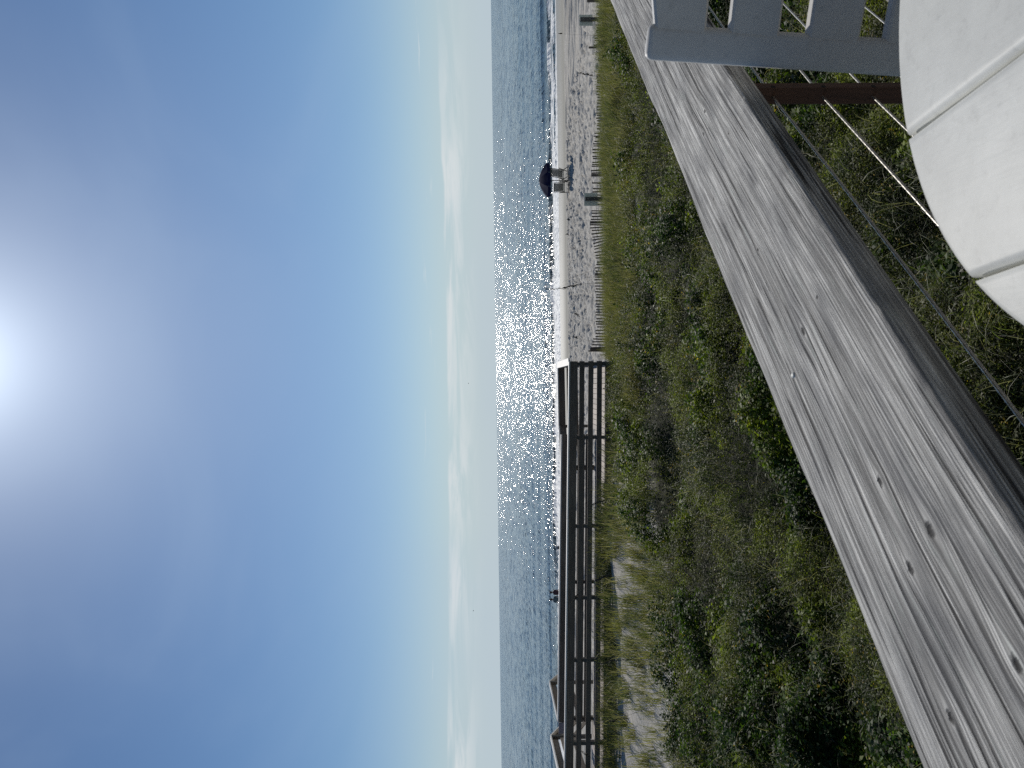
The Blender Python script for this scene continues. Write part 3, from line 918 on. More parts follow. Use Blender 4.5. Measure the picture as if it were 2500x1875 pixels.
# second handrail: peak at (1346,1797)
b0, b1, b2 = PY(1345, 1800, 21.6), PY(1364, 1885, 18.6), PY(1385, 1758, 24.4)
srail(b0, b1 + (b1 - b0) * 0.2); srail(b2, b0)
for k in (1, 2):
    o = Vector((0, 0, -0.33 * k))
    MB().beam(b0 + o, b1 + (b1 - b0) * 0.2 + o, 0.036, 0.13, (0, 0, 1), 0.003).build('rail_board', M_board, st)
    MB().beam(b2 + o, b0 + o, 0.036, 0.13, (0, 0, 1), 0.003).build('rail_board', M_board, st)
spost(b0, zst); spost(b2, zst); spost(b1, zst)
zs_ = deckz(-9.6)
for i in range(9):
    q = Vector((-10.1, farY(-10.1) + 0.17 + 0.28 * i, zs_ - 0.19 * i - 0.02))
    MB().beam(q - Vector((0.6, 0, 0)), q + Vector((0.6, 0, 0)), 0.27, 0.038, (0, 0, 1), 0.003).build('tread', M_deckb, st)
for sx in (-0.6, 0.6):
    MB().beam((-10.1 + sx, farY(-10.1) + 0.05, zs_ - 0.13), (-10.1 + sx, farY(-10.1) + 2.5, zs_ - 1.8), 0.04, 0.25, (0, 0, 1)).build('stringer', M_board, st)

# ------------------------------------------------------------------ sand fence of slats
sf = empty('sand_fence', (5.0, 23.0, float(ground_z(5, 23))), 'dark wooden slat sand fence leaning in the dune grass at the top of the beach', 'fence')
FY = 23.0
def slat_top(y):                # image x of the slat tops along the fence
    return np.interp(y, [0, 60, 110, 130, 175, 200, 300, 350, 420, 440, 530, 545, 575, 600, 640, 670, 760, 800, 845, 856],
                     [1462, 1458, 1452, 1462, 1464, 1460, 1459, 1452, 1446, 1450, 1446, 1441, 1449, 1452, 1458, 1455, 1457, 1458, 1448, 1440])
slat_me = {}
for v_ in range(5):
    mb = MB()
    ln = 1.15
    mb.beam((0, 0, 0), (0, 0, ln), 0.036 + 0.002 * v_, 0.010, (0, 1, 0), 0.0015)
    slat_me[v_] = mb.mesh('slat')
    slat_me[v_].materials.append(M_slat)
y = -40.0
cnt = 0
while y < 858:
    skip = (10 < y < 28) or (430 < y < 520 and random.random() < 0.6) or (128 < y < 175 and random.random() < 0.5)
    if not skip:
        t = PY(float(slat_top(max(y, 0))) + random.uniform(-2.2, 2.2), y, FY)
        o = bpy.data.objects.new('slat', slat_me[random.randrange(5)])
        COL.objects.link(o); o.parent = sf
        tilt = random.uniform(-0.05, 0.05)
        if 555 < y < 600: tilt += (y - 555) / 45 * -0.30 + 0.02
        if 600 <= y < 640: tilt += -0.30 + (y - 600) / 40 * 0.28
        if 120 < y < 160: tilt += 0.5 - (y - 120) / 40 * 0.4
        if 700 < y < 830: tilt += 0.06
        o.location = t - sf.location - Vector((math.sin(tilt) * 1.12, 0, math.cos(tilt) * 1.12))
        o.rotation_euler = (random.uniform(-0.05, 0.05), tilt, random.uniform(-0.3, 0.3))
        cnt += 1
    y += 7.3 + random.uniform(-1.0, 1.0)
for frac in (0.12, 0.5, 0.85):
    pts = [PY(float(slat_top(q)), q, FY) + Vector((0, -0.012, -frac * 1.0)) for q in range(0, 860, 12)]
    MB().tube(pts, 0.0035, 4).build('fence_wire', M_dark, sf)
for (yy, xt, w) in ((116, 1437, 0.05), (186, 1456, 0.11), (428, 1443, 0.07), (543, 1440, 0.065), (670, 1452, 0.075), (853, 1440, 0.075), (2, 1433, 0.07)):
    t = PY(xt, yy, FY - 0.08)
    MB().beam((t.x, t.y, t.z - 1.25), t, w, w, (0, 1, 0), 0.004).build('fence_post', M_slat, sf)

# signs (backs towards us) on posts
def sign(name, yc, x0, x1, Y, halfw, label):
    t = PY(x0, yc, Y); b = PY(x1, yc, Y)
    e = empty(name, (t.x, Y, float(ground_z(t.x, Y))), label, 'sign', 'metal signs on posts by the sand fence')
    MB().beam((t.x, Y, b.z), (t.x, Y, t.z), halfw * 2, 0.004, (0, 1, 0)).build('sign_panel', M_sign, e)
    MB().beam((t.x + 0.005, Y - 0.045, e.location.z - 0.3), (t.x + 0.005, Y - 0.045, t.z - 0.02), 0.10, 0.08, (0, 1, 0), 0.004).build('sign_post', M_boardV, e)
    bb = MB()
    for q in (0.25, 0.75):
        z_ = b.z + (t.z - b.z) * q
        bb.beam((t.x, Y - 0.095, z_), (t.x, Y + 0.006, z_), 0.016, 0.016)
    bb.build('bolt', M_steel, e)
sign('beach_sign', 49.5, 1414.5, 1447, 22.2, 0.168, 'back of grey metal sign on brown post nearest the timber railing top')
sign('beach_sign', 487, 1426, 1459, 21.9, 0.192, 'back of grey metal sign on brown post below the beach umbrella')

# ------------------------------------------------------------------ umbrella and beach chairs
UY = 45.0
ub = PY(1384, 440, UY)
ub.z = float(ground_z(ub.x, UY))
um = empty('beach_umbrella', ub, 'navy blue beach umbrella with straight valance standing over two chairs', 'umbrella')
UA, URR = 8, 1.06
apex = CAMZ - 2.80; rim = CAMZ - 3.24; val = CAMZ - 3.44
tiltm = Matrix.Rotation(R(-2.5), 4, 'Y')
piv = Vector((ub.x, UY, rim))
def ut(x, y, z):
    return piv + tiltm @ (Vector((x, y, z)))
can = MB()
nr = 7
offa = R(11)
rings = []
for i in range(nr + 1):
    t = i / nr
    ring = []
    for k in range(UA * 4):
        a = offa + 2 * math.pi * k / (UA * 4)
        loc = (k % 4) / 4
        chord = math.cos(math.pi / UA) / math.cos((loc - 0.5) * 2 * math.pi / UA)
        r_ = URR * t * (chord if t > 0 else 1)
        zz = (apex - rim) * (1 - t ** 1.75) - 0.03 * t * math.sin(math.pi * loc) * (1 if t < 1 else 0.6)
        ring.append(ut(r_ * math.cos(a), r_ * math.sin(a), zz))
    rings.append(ring)
n = UA * 4
vs = [p for r_ in rings for p in r_]
fs = [(i*n+k, i*n+(k+1) % n, (i+1)*n+(k+1) % n, (i+1)*n+k) for i in range(nr) for k in range(n)]
can.add(vs, fs)
can.build('canopy', M_navy, um)
for k in range(UA):
    mb = MB()
    vs = []
    for j in range(5):
        a = offa + 2 * math.pi * (k * 4 + j) / n
        loc = j / 4
        chord = math.cos(math.pi / UA) / math.cos((loc - 0.5) * 2 * math.pi / UA)
        ins = 0.035 if j in (0, 4) else 0
        am = a + (0.03 if j == 0 else -0.03 if j == 4 else 0)
        vs.append(ut(URR * chord * math.cos(a), URR * chord * math.sin(a), -0.018 * math.sin(math.pi * loc)))
        vs.append(ut(URR * 1.005 * chord * math.cos(am), URR * 1.005 * chord * math.sin(am), (val - rim) + (0.02 if j in (0, 4) else 0)))
    mb.add(vs, [(2*j, 2*j+2, 2*j+3, 2*j+1) for j in range(4)])
    mb.build('valance', M_navy, um)
    rb = MB()
    a = offa + 2 * math.pi * k / UA
    rb.tube([ut(URR * t * 0.99 * math.cos(a), URR * t * 0.99 * math.sin(a), (apex - rim) * (1 - t ** 1.75) - 0.012) for t in np.linspace(0.02, 1, 7)], 0.006, 4)
    rb.build('rib', M_dark, um)
MB().tube([(ub.x, UY, ub.z - 0.2), ut(0, 0, apex - rim + 0.03)], 0.022, 8).build('pole', M_dark, um)

def beach_chair(name, yc, xt, Y, yaw, recl, label):
    t0 = PY(xt, yc, Y)
    g = float(ground_z(t0.x, Y)) + 0.0
    e = empty(name, (t0.x, Y, g), label, 'chair', 'beach chairs under the umbrella')
    H = t0.z - g
    rot = Matrix.Rotation(yaw, 4, 'Z')
    def L(x, y, z):
        return Vector((t0.x, Y, g)) + rot @ Vector((x, y, z))
    W = 0.27
    sh = 0.30                                   # seat height
    hinge = 0.12
    back_top = lambda s: L(s * W, -recl * 0.45, H)
    back_bot = lambda s: L(s * W, hinge, sh - 0.06)
    for s in (-1, 1):
        MB().beam(back_bot(s), back_top(s), 0.035, 0.035, (1, 0, 0)).build('back_upright', M_dark, e)
        MB().beam(L(s * (W + 0.035), -0.34, 0.0), L(s * (W + 0.035), 0.42, sh + 0.12), 0.03, 0.035, (1, 0, 0)).build('leg', M_dark, e)
        MB().beam(L(s * (W + 0.07), 0.44, 0.0), L(s * (W + 0.05), -0.06, sh + 0.22), 0.03, 0.035, (1, 0, 0)).build('leg', M_dark, e)
        MB().beam(L(s * (W + 0.06), -0.12, sh + 0.24), L(s * (W + 0.06), 0.40, sh + 0.22), 0.05, 0.022, (0, 0, 1)).build('arm_rest', M_dark, e)
        MB().beam(L(s * W, hinge - 0.05, sh - 0.05), L(s * W, 0.62, sh + 0.02), 0.035, 0.035, (1, 0, 0)).build('seat_rail', M_dark, e)
    for q in (0.0, 1.0):
        a = back_bot(-1).lerp(back_top(-1), 0.02 + 0.97 * q); b = back_bot(1).lerp(back_top(1), 0.02 + 0.97 * q)
        MB().beam(a, b, 0.03, 0.035).build('cross_bar', M_dark, e)
    MB().beam(L(-W, -0.30, 0.04), L(W, -0.30, 0.04), 0.03, 0.03).build('cross_bar', M_dark, e)
    mb = MB()
    vs = []
    for i in range(7):
        t = 0.10 + 0.88 * i / 6
        for s in (-0.86, -0.3, 0.3, 0.86):
            p = back_bot(-1).lerp(back_top(-1), t).lerp(back_bot(1).lerp(back_top(1), t), (s + 1) / 2)
            sag = 0.05 * math.sin(math.pi * t) * (1 - s * s)
            vs.append(p - (rot @ Vector((0, sag, 0))))
    nv = len(vs)
    vs += [v + rot @ Vector((0, 0.006, 0)) for v in vs]
    fs = [(i*4+k, i*4+k+1, (i+1)*4+k+1, (i+1)*4+k) for i in range(6) for k in range(3)]
    fs += [tuple(nv + q for q in f[::-1]) for f in fs]
    mb.add(vs, fs)
    mb.build('back_sling', M_mesh, e, True)
    mb = MB()
    mb.beam(L(0, 0.12, sh - 0.045), L(0, 0.58, sh + 0.0), 0.46, 0.012, (0, 0, 1))
    mb.build('seat_sling', M_mesh, e)
beach_chair('beach_chair', 424, 1343, UY + 0.4, R(8), 0.5, 'taller dark mesh beach chair right under the navy umbrella')
beach_chair('beach_chair', 457, 1351, UY - 0.1, R(-18), 0.8, 'lower reclined dark mesh beach chair left of the umbrella pole')

# ------------------------------------------------------------------ people on the beach
def skin_chain(bm, lay, pts):
    prev = None
    out = []
    for co, r_ in pts:
        v = bm.verts.new(co)
        v[lay].radius = (r_, r_)
        if prev is not None:
            bm.edges.new((prev, v))
        prev = v
        out.append(v)
    return out
def person(base, yaw, seated, shirt, label, hat=None, height=1.66, lean=0.0):
    e = empty('person', base, label, 'person', 'people on the beach beyond the boardwalk')
    e.rotation_euler = (0, 0, yaw)
    k = height / 1.70
    me = bpy.data.meshes.new('body')
    bm = bmesh.new()
    lay = bm.verts.layers.skin.verify()
    hz = 0.93 * k if not seated else 0.13
    pel = bm.verts.new((0, 0, hz)); pel[lay].radius = (0.125*k, 0.105*k); pel[lay].use_root = True
    def chain(start, pts):
        prev = start
        out = []
        for co, r_ in pts:
            v = bm.verts.new(co); v[lay].radius = (r_, r_)
            bm.edges.new((prev, v)); prev = v; out.append(v)
        return out
    ly = lean
    sp_ = chain(pel, [((0, 0.01 + ly*.3, hz + .18*k), .112*k), ((0, ly*.7, hz + .38*k), .130*k), ((0, ly, hz + .47*k), .085*k), ((0, ly, hz + .53*k), .052*k), ((0, ly + .015, hz + .60*k), .078*k), ((0, ly + .012, hz + .69*k), .082*k), ((0, ly + .005, hz + .75*k), .045*k)])
    ch = sp_[1]
    for s in (-1, 1):
        arm = chain(ch, [((s*.17*k, ly, hz + .42*k), .058*k), ((s*.23*k, ly - .03, hz + .16*k), .042*k), ((s*.25*k, ly + .06, hz - .06*k), .030*k), ((s*.252*k, ly + .08, hz - .13*k), .034*k)])
        hand = arm[-1].co.copy()
        for f_ in range(4):
            chain(arm[-1], [((hand.x, hand.y + (f_ - 1.5) * .02, hand.z - .05*k), .009), ((hand.x - s*.008, hand.y + (f_ - 1.5) * .021, hand.z - (.095 - .008*abs(f_ - 1.5))*k), .008)])
        chain(arm[-2], [((hand.x - s*.01, hand.y + .045, hand.z + .0), .011), ((hand.x - s*.015, hand.y + .055, hand.z - .04), .009)])
        if seated:
            chain(pel, [((s*.10*k, .06, hz), .095*k), ((s*.14*k, .40, hz + .30), .062*k), ((s*.14*k, .62, .07), .045*k), ((s*.14*k, .74, .04), .04*k)])
        else:
            chain(pel, [((s*.09*k, 0, hz - .06*k), .088*k), ((s*.10*k, .03 + s*.05, .50*k), .058*k), ((s*.10*k, s*.10, .09), .038*k), ((s*.10*k, s*.10 + .10, .035), .036*k), ((s*.10*k, s*.10 + .16, .03), .030*k)])
    bm.to_mesh(me); bm.free()
    body = link_mesh('body', me, M_skin, e)
    md = body.modifiers.new('skin', 'SKIN'); md.use_smooth_shade = True
    body.modifiers.new('sub', 'SUBSURF').levels = 1
    body.modifiers['sub'].render_levels = 1
    def shell(name, rings, mat_, n=14, closed=True):
        vs, fs = [], []
        for (cx_, cy_, cz_, rx, ry) in rings:
            vs += [(cx_ + rx * math.cos(2*math.pi*i/n), cy_ + ry * math.sin(2*math.pi*i/n), cz_) for i in range(n)]
        for r_ in range(len(rings) - 1):
            fs += [(r_*n+i, r_*n+(i+1) % n, (r_+1)*n+(i+1) % n, (r_+1)*n+i) for i in range(n)]
        if closed:
            fs.append(tuple((len(rings)-1)*n + i for i in range(n)))
        mb = MB(); mb.add(vs, fs)
        return link_mesh(name, mb.mesh(name, (0, 0, 0), True), mat_, e)
    shell('shirt', [(0, 0, hz - .06*k, .175*k, .135*k), (0, ly*.3, hz + .15*k, .158*k, .13*k), (0, ly*.7, hz + .34*k, .205*k, .145*k), (0, ly, hz + .455*k, .19*k, .11*k), (0, ly, hz + .50*k, .085*k, .075*k)], shirt)
    for s in (-1, 1):
        mb = MB(); mb.tube([(s*.165*k, ly, hz + .445*k), (s*.205*k, ly - .015, hz + .30*k), (s*.222*k, ly - .02, hz + .22*k)], [.066*k, .06*k, .056*k], 10)
        link_mesh('sleeve', mb.mesh('sleeve', (0, 0, 0), True), shirt, e)
    if not seated:
        for s in (-1, 1):
            mb = MB(); mb.tube([(s*.08*k, 0, hz + .02*k), (s*.095*k, .01, hz - .20*k), (s*.10*k, .02, hz - .36*k)], [.108*k, .10*k, .095*k], 12)
            link_mesh('shorts', mb.mesh('shorts', (0, 0, 0), True), M_black, e)
    hy, hzz = ly + .005, hz + .67*k
    if hat:
        shell('cap', [(0, hy + .02, hzz + .01, .135*k, .15*k), (0, hy, hzz + .015, .102*k, .112*k), (0, hy, hzz + .08*k, .09*k, .098*k), (0, hy, hzz + .12*k, .045*k, .05*k)], hat)
        shell('hair', [(0, hy - .02, hzz - .10*k, .085*k, .085*k), (0, hy - .012, hzz + .012, .098*k, .108*k)], M_hair)
    else:
        shell('hair', [(0, hy - .035, hzz - .09*k, .075*k, .070*k), (0, hy - .02, hzz, .100*k, .10*k), (0, hy - .008, hzz + .06*k, .092*k, .10*k), (0, hy, hzz + .11*k, .05*k, .055*k)], M_hair)
    return e
def beach_pt(x, y, Y):
    p = PY(x, y, Y)
    return Vector((p.x, Y, float(ground_z(p.x, Y))))
person(beach_pt(1350, 1447, 60), R(-25), False, M_maroon, 'person in dark maroon top at the right of the pair beyond the boardwalk', lean=0.05)
person(beach_pt(1350, 1463.5, 60), R(20), False, M_slate, 'person in slate blue top at the left of the pair beyond the boardwalk')
person(beach_pt(1360, 1337, 50.2), R(10), True, M_black, 'lone person in pale cap, only the head showing over the boardwalk rail', hat=M_grey, height=1.98)

# ------------------------------------------------------------------ birds in the sky
M_bird = plain('bird_feathers', (0.05, 0.05, 0.05), 0.8)
def bird(x, y, Y, label):
    p = PY(x, y, Y)
    e = empty('seabird', p, label, 'bird', 'small birds far out over the sea')
    b = MB(); b.tube([p + Vector((-0.28, 0, 0)), p + Vector((-0.1, 0, 0.02)), p + Vector((0.12, 0, 0.02)), p + Vector((0.30, 0, 0.04))], [0.02, 0.09, 0.10, 0.02], 8)
    b.build('body', M_bird, e, True)
    for s in (-1, 1):
        w = MB(); q = [p + Vector((0.10, 0, 0.04)), p + Vector((-0.10, 0, 0.04)), p + Vector((-0.04, s*0.35, 0.22)), p + Vector((0.12, s*0.35, 0.24)), p + Vector((-0.08, s*0.8, 0.12)), p + Vector((-0.02, s*0.8, 0.13))]
        q2 = [v + Vector((0, 0, -0.015)) for v in q]
        w.add(q + q2, [(0, 1, 2, 3), (3, 2, 4, 5), (9, 8, 7, 6), (11, 10, 8, 9), (0, 3, 9, 6), (3, 5, 11, 9), (1, 0, 6, 7), (2, 1, 7, 8), (4, 2, 8, 10), (5, 4, 10, 11)])
        w.build('wing', M_bird, e)
bird(1144, 936, 330, 'tiny dark bird in the pale sky above the sun glitter')
bird(1156, 1491, 330, 'tiny dark bird in the pale sky above the pair of people')

# ------------------------------------------------------------------ plants
def leaf_material(name, trans=0.45, rough=0.42, spec=0.5):
    m, nt, bs = material(name)
    at = nt.new('ShaderNodeAttribute'); at.attribute_name = 'tint'
    setp(bs, nt, base=at.outputs['Color'], rough=rough, spec=spec)
    tr = nt.new('ShaderNodeBsdfTranslucent')
    nt.link(nt.mix(1.0, at.outputs['Color'], (1.35, 1.4, 0.75), 'MULTIPLY'), tr.inputs['Color'])
    mx = nt.new('ShaderNodeMixShader')
    mx.inputs[0].default_value = trans
    out = m.node_tree.nodes['Material Output']
    nt.link(bs.outputs[0], mx.inputs[1]); nt.link(tr.outputs[0], mx.inputs[2])
    nt.link(mx.outputs[0], out.inputs['Surface'])
    return m
M_leaf = leaf_material('thicket_leaves', 0.42, 0.55, 0.22)
M_grass = leaf_material('dune_grass_blades', 0.45, 0.5, 0.4)

def canopy_h(X, Y):
    hgt = 0.26 + 0.26 * sst(-4.2, -2.4, X) * sst(4.5, 1.8, X) * sst(11.5, 14.5, Y) + 0.16 * sst(5, -2, X)
    cl_ = fbm(X * 0.8, Y * 0.8, 151, 3)
    c2 = vnoise(X * 2.6, Y * 2.6, 161)
    return hgt + (cl_ - 0.43) * 1.0 + (c2 - 0.5) * 0.16

def scatter(n, y0, y1, pw_=1.0, spread=(0.56, 0.55)):
    # density falls with distance so that the picture is covered evenly
    u_ = rng.random(n)
    if pw_ == 1.0:
        Y = y0 * (y1 / y0) ** u_
    else:
        a = 1 - pw_
        Y = (y0 ** a + u_ * (y1 ** a - y0 ** a)) ** (1 / a)
    X = (rng.random(n) * (spread[0] + spread[1]) - spread[0]) * Y + (rng.random(n) - 0.5) * 0.8
    return X, Y

def foliage(n_twigs):
    X, Y = scatter(int(n_twigs * 1.25), 3.4, 17.8, 1.0)
    keep = rng.random(len(X)) < veg_mask(X, Y)
    # thin spots where sand or dead twigs show
    thin = fbm(X * 0.8, Y * 0.8, 171, 3)
    keep &= rng.random(len(X)) < np.clip(1.6 - 2.2 * np.clip(thin - 0.58, 0, 1) * 4, 0.7, 1)
    X, Y, thin = X[keep], Y[keep], thin[keep]
    n = len(X)
    G = ground_z(X, Y)
    C = canopy_h(X, Y)
    C = np.maximum(C, 0.14)
    dpt = np.minimum(rng.exponential(0.10, n), C - 0.02)
    Z = G + C - dpt
    kf = fbm(X * 1.1, Y * 1.1, 181, 3)          # kind of plant
    kind2 = fbm(X * 2.2, Y * 2.2, 191, 2)
    broad_ = kf > 0.53
    size = np.where(broad_, rng.uniform(0.024, 0.045, n), rng.uniform(0.016, 0.030, n)) * (1.1 + 0.045 * (Y - 4))
    green = np.array([0.052, 0.100, 0.012]); lime = np.array([0.17, 0.21, 0.022]); olive = np.array([0.092, 0.104, 0.026]); dkg = np.array([0.017, 0.036, 0.010]); grey = np.array([0.10, 0.10, 0.07])
    t1 = sst(0.42, 0.62, kf)[:, None]; t2 = sst(0.50, 0.70, kind2)[:, None]; t3 = sst(0.50, 0.36, kind2)[:, None]
    col = olive * (1 - t1) + green * t1
    col = col * (1 - 0.8 * t2) + lime * 0.8 * t2
    col = col * (1 - 0.7 * t3) + dkg * 0.7 * t3
    dead = (rng.random(n) < 0.03 + 0.16 * sst(0.56, 0.68, thin))[:, None]
    col = np.where(dead, grey * rng.uniform(0.6, 1.3, (n, 1)), col)
    yel = (rng.random(n) < 0.012)[:, None]
    col = np.where(yel, np.array([0.36, 0.26, 0.04]), col)
    col = col * rng.uniform(0.55, 1.5, (n, 1))
    # each twig: stem direction, leaves along it
    K = 7
    az_ = rng.random(n) * 2 * np.pi; tl = rng.uniform(0.0, 0.9, n)
    sd = np.stack([np.sin(tl) * np.cos(az_), np.sin(tl) * np.sin(az_), np.cos(tl)], -1)
    L = size * rng.uniform(3.0, 5.0, n)
    V = np.empty((n, K, 4, 3), np.float32); T = np.empty((n, K, 4, 3), np.float32)
    P0 = np.stack([X, Y, Z], -1)
    for k in range(K):
        f = (k + 0.5) / K
        la = az_ + k * 2.4 + rng.normal(0, 0.4, n)
        le = rng.uniform(-0.3, 0.9, n)
        d = np.stack([np.cos(le) * np.cos(la), np.cos(le) * np.sin(la), np.sin(le)], -1)
        up = np.stack([rng.normal(0, .5, n), rng.normal(0, .5, n), np.ones(n)], -1)
        s_ = np.cross(d, up); s_ /= np.linalg.norm(s_, axis=1, keepdims=True)
        nn_ = np.cross(s_, d)
        b = P0 + sd * (L * (f - 0.5))[:, None]
        sz = (size * rng.uniform(0.7, 1.3, n))[:, None]
        wd = np.where(broad_, 0.34, 0.20)[:, None]
        V[:, k, 0] = b
        V[:, k, 1] = b + d * sz * 0.5 + s_ * sz * wd + nn_ * sz * 0.08
        V[:, k, 2] = b + d * sz - nn_ * sz * 0.10
        V[:, k, 3] = b + d * sz * 0.5 - s_ * sz * wd + nn_ * sz * 0.08
        T[:, k] = (col * rng.uniform(0.75, 1.25, (n, 1)))[:, None, :]
    v = V.reshape(-1, 3)
    q = np.arange(len(v), dtype=np.int32).reshape(-1, 4)
    o = np_mesh('dune_thicket', v, q, M_leaf, False, {'tint': T.reshape(-1, 3)})
    tag(o, 'tangled low dark green and olive shrubs covering the dune below the railing', 'shrubs', kind='stuff')
foliage(108000)

def blades(name, base, h, lean_az, lean, width, col, mat, seg=4, droop=1.0):
    n = len(base)
    V = np.empty((n, seg + 1, 2, 3), np.float32)
    la = np.stack([np.cos(lean_az), np.sin(lean_az), np.zeros(n)], -1)
    tw = rng.random(n) * np.pi
    side = np.stack([np.cos(tw), np.sin(tw), np.zeros(n)], -1)
    for s_ in range(seg + 1):
        t = s_ / seg
        ang = lean * (t ** 1.3) * droop
        # integrate an arch
        ox = h * t * np.sin(ang * 0.62); oz = h * t * np.cos(ang * 0.62)
        p = base + la * ox[:, None] + np.array([0, 0, 1.0]) * oz[:, None]
        w = (width * (1 - t ** 1.6 * 0.93) * 0.5)[:, None]
        V[:, s_, 0] = p - side * w; V[:, s_, 1] = p + side * w
    idx = np.arange(n * (seg + 1) * 2, dtype=np.int32).reshape(n, seg + 1, 2)
    q = np.stack([idx[:, :-1, 0], idx[:, :-1, 1], idx[:, 1:, 1], idx[:, 1:, 0]], -1).reshape(-1, 4)
    T = np.repeat(col, (seg + 1) * 2, 0)
    return np_mesh(name, V.reshape(-1, 3), q, mat, False, {'tint': T})

def grass_cover():
    # tufts
    nt_ = 7500
    X = rng.uniform(-12.5, 12.5, nt_ * 3); Y = rng.uniform(11.5, 24.2, nt_ * 3)
    Y2 = Y + 0.0
    edge_ = veg_edge(X)
    right = sst(-2.0, 0.3, X)
    dens_r = right * sst(-0.3, 0.6, Y - edge_) * sst(22.3, 19.8, Y) * (0.45 + 0.9 * fbm(X * 0.8, Y * 0.8, 201, 2))
    clump = 0.30 + 0.70 * sst(0.48, 0.62, fbm(X * 0.75, Y * 0.9, 211, 3))
    bnk = np.exp(-((Y - (nearY(X) - 0.55)) / 0.42) ** 2) * (0.08 + 0.42 * sst(-2.2, -3.4, X))
    dens_l = (1 - right) * (clump * sst(-0.6, 0.3, Y - edge_) * sst(18.9, 18.2, Y) * 0.24 + bnk)
    under = np.where((Y > nearY(X) - 0.1) & (X < XR + 0.1) & (Y < np.where(X > XPL, 22.7, farY(X) + 0.1)), 0.0, 1.0)
    dens = (dens_r + dens_l) * under * (np.abs(X) < 0.62 * Y + 1)
    keep = rng.random(len(X)) < dens
    X, Y = X[keep], Y[keep]
    nT = len(X)
    B = 25
    bx = np.repeat(X, B) + rng.normal(0, 0.07, nT * B); by = np.repeat(Y, B) + rng.normal(0, 0.07, nT * B)
    n = nT * B
    base = np.stack([bx, by, ground_z(bx, by) - 0.02], -1)
    th = np.repeat(rng.uniform(0.34, 0.60, nT), B) * np.repeat(np.where(X > -1.5, 0.92, 0.98), B)
    h = th * rng.uniform(0.55, 1.15, n)
    az_ = rng.normal(0.25, 1.5, n)
    lean = rng.uniform(0.1, 1.0, n) ** 1.3 * 1.7
    g = fbm(np.repeat(X, B) * 1.2, np.repeat(Y, B) * 1.2, 221, 2)[:, None]
    colA = np.array([0.17, 0.175, 0.05]); colB = np.array([0.27, 0.25, 0.15]); colC = np.array([0.09, 0.115, 0.038])
    t = sst(0.4, 0.65, g)
    brn = (sst(18.0, 16.4, np.repeat(Y, B)) * np.repeat(X > -0.5, B))[:, None]
    col = colC * (1 - t) + colA * t
    drym = (rng.random((n, 1)) < 0.40 + 0.35 * brn + 0.05 * np.repeat(X < -1.5, B)[:, None])
    col = np.where(drym, colB, col) * rng.uniform(0.7, 1.3, (n, 1))
    o = blades('dune_grass', base, h, az_, lean, rng.uniform(0.008, 0.015, n), col, M_grass, 3)
    tag(o, 'yellow green sea oat grass growing along the dune crest and boardwalk', 'grass', kind='stuff')
grass_cover()

def tendrils(n0):
    X, Y = scatter(n0, 3.4, 17.5, 0.7)
    keep = (rng.random(len(X)) < veg_mask(X, Y)) & (fbm(X * 0.7, Y * 0.7, 231, 2) > 0.40)
    X, Y = X[keep], Y[keep]
    n = len(X)
    base = np.stack([X, Y, ground_z(X, Y) + np.maximum(canopy_h(X, Y), .08) - 0.14], -1)
    h = rng.uniform(0.10, 0.55, n)
    col = np.where((rng.random(n) < 0.55)[:, None], np.array([0.26, 0.25, 0.15]), np.array([0.10, 0.13, 0.04])) * rng.uniform(0.6, 1.5, (n, 1))
    o = blades('wiry_grass', base, h, rng.random(n) * 6.283, rng.uniform(0.6, 3.6, n), rng.uniform(0.003, 0.007, n) * (0.8 + 0.05 * Y), col, M_grass, 6)
    tag(o, 'thin pale curling grass blades rising out of the dune shrubs', 'grass', kind='stuff')
tendrils(17000)

def dead_twigs(n0):
    X, Y = scatter(n0, 3.4, 17.0, 0.8)
    keep = (rng.random(len(X)) < veg_mask(X, Y))
    X, Y = X[keep], Y[keep]; n = len(X)
    base = np.stack([X, Y, ground_z(X, Y) + np.maximum(canopy_h(X, Y), .1) * rng.uniform(0.3, 0.95, n)], -1)
    col = np.array([0.14, 0.125, 0.10]) * rng.uniform(0.5, 1.7, (n, 1))
    o = blades('dead_twigs', base, rng.uniform(0.06, 0.26, n), rng.random(n) * 6.283, rng.uniform(1.5, 3.4, n), rng.uniform(0.003, 0.007, n), col, M_grass, 3)
    tag(o, 'grey dead twigs and stems tangled among the dune shrubs', 'twigs', kind='stuff')
dead_twigs(7000)

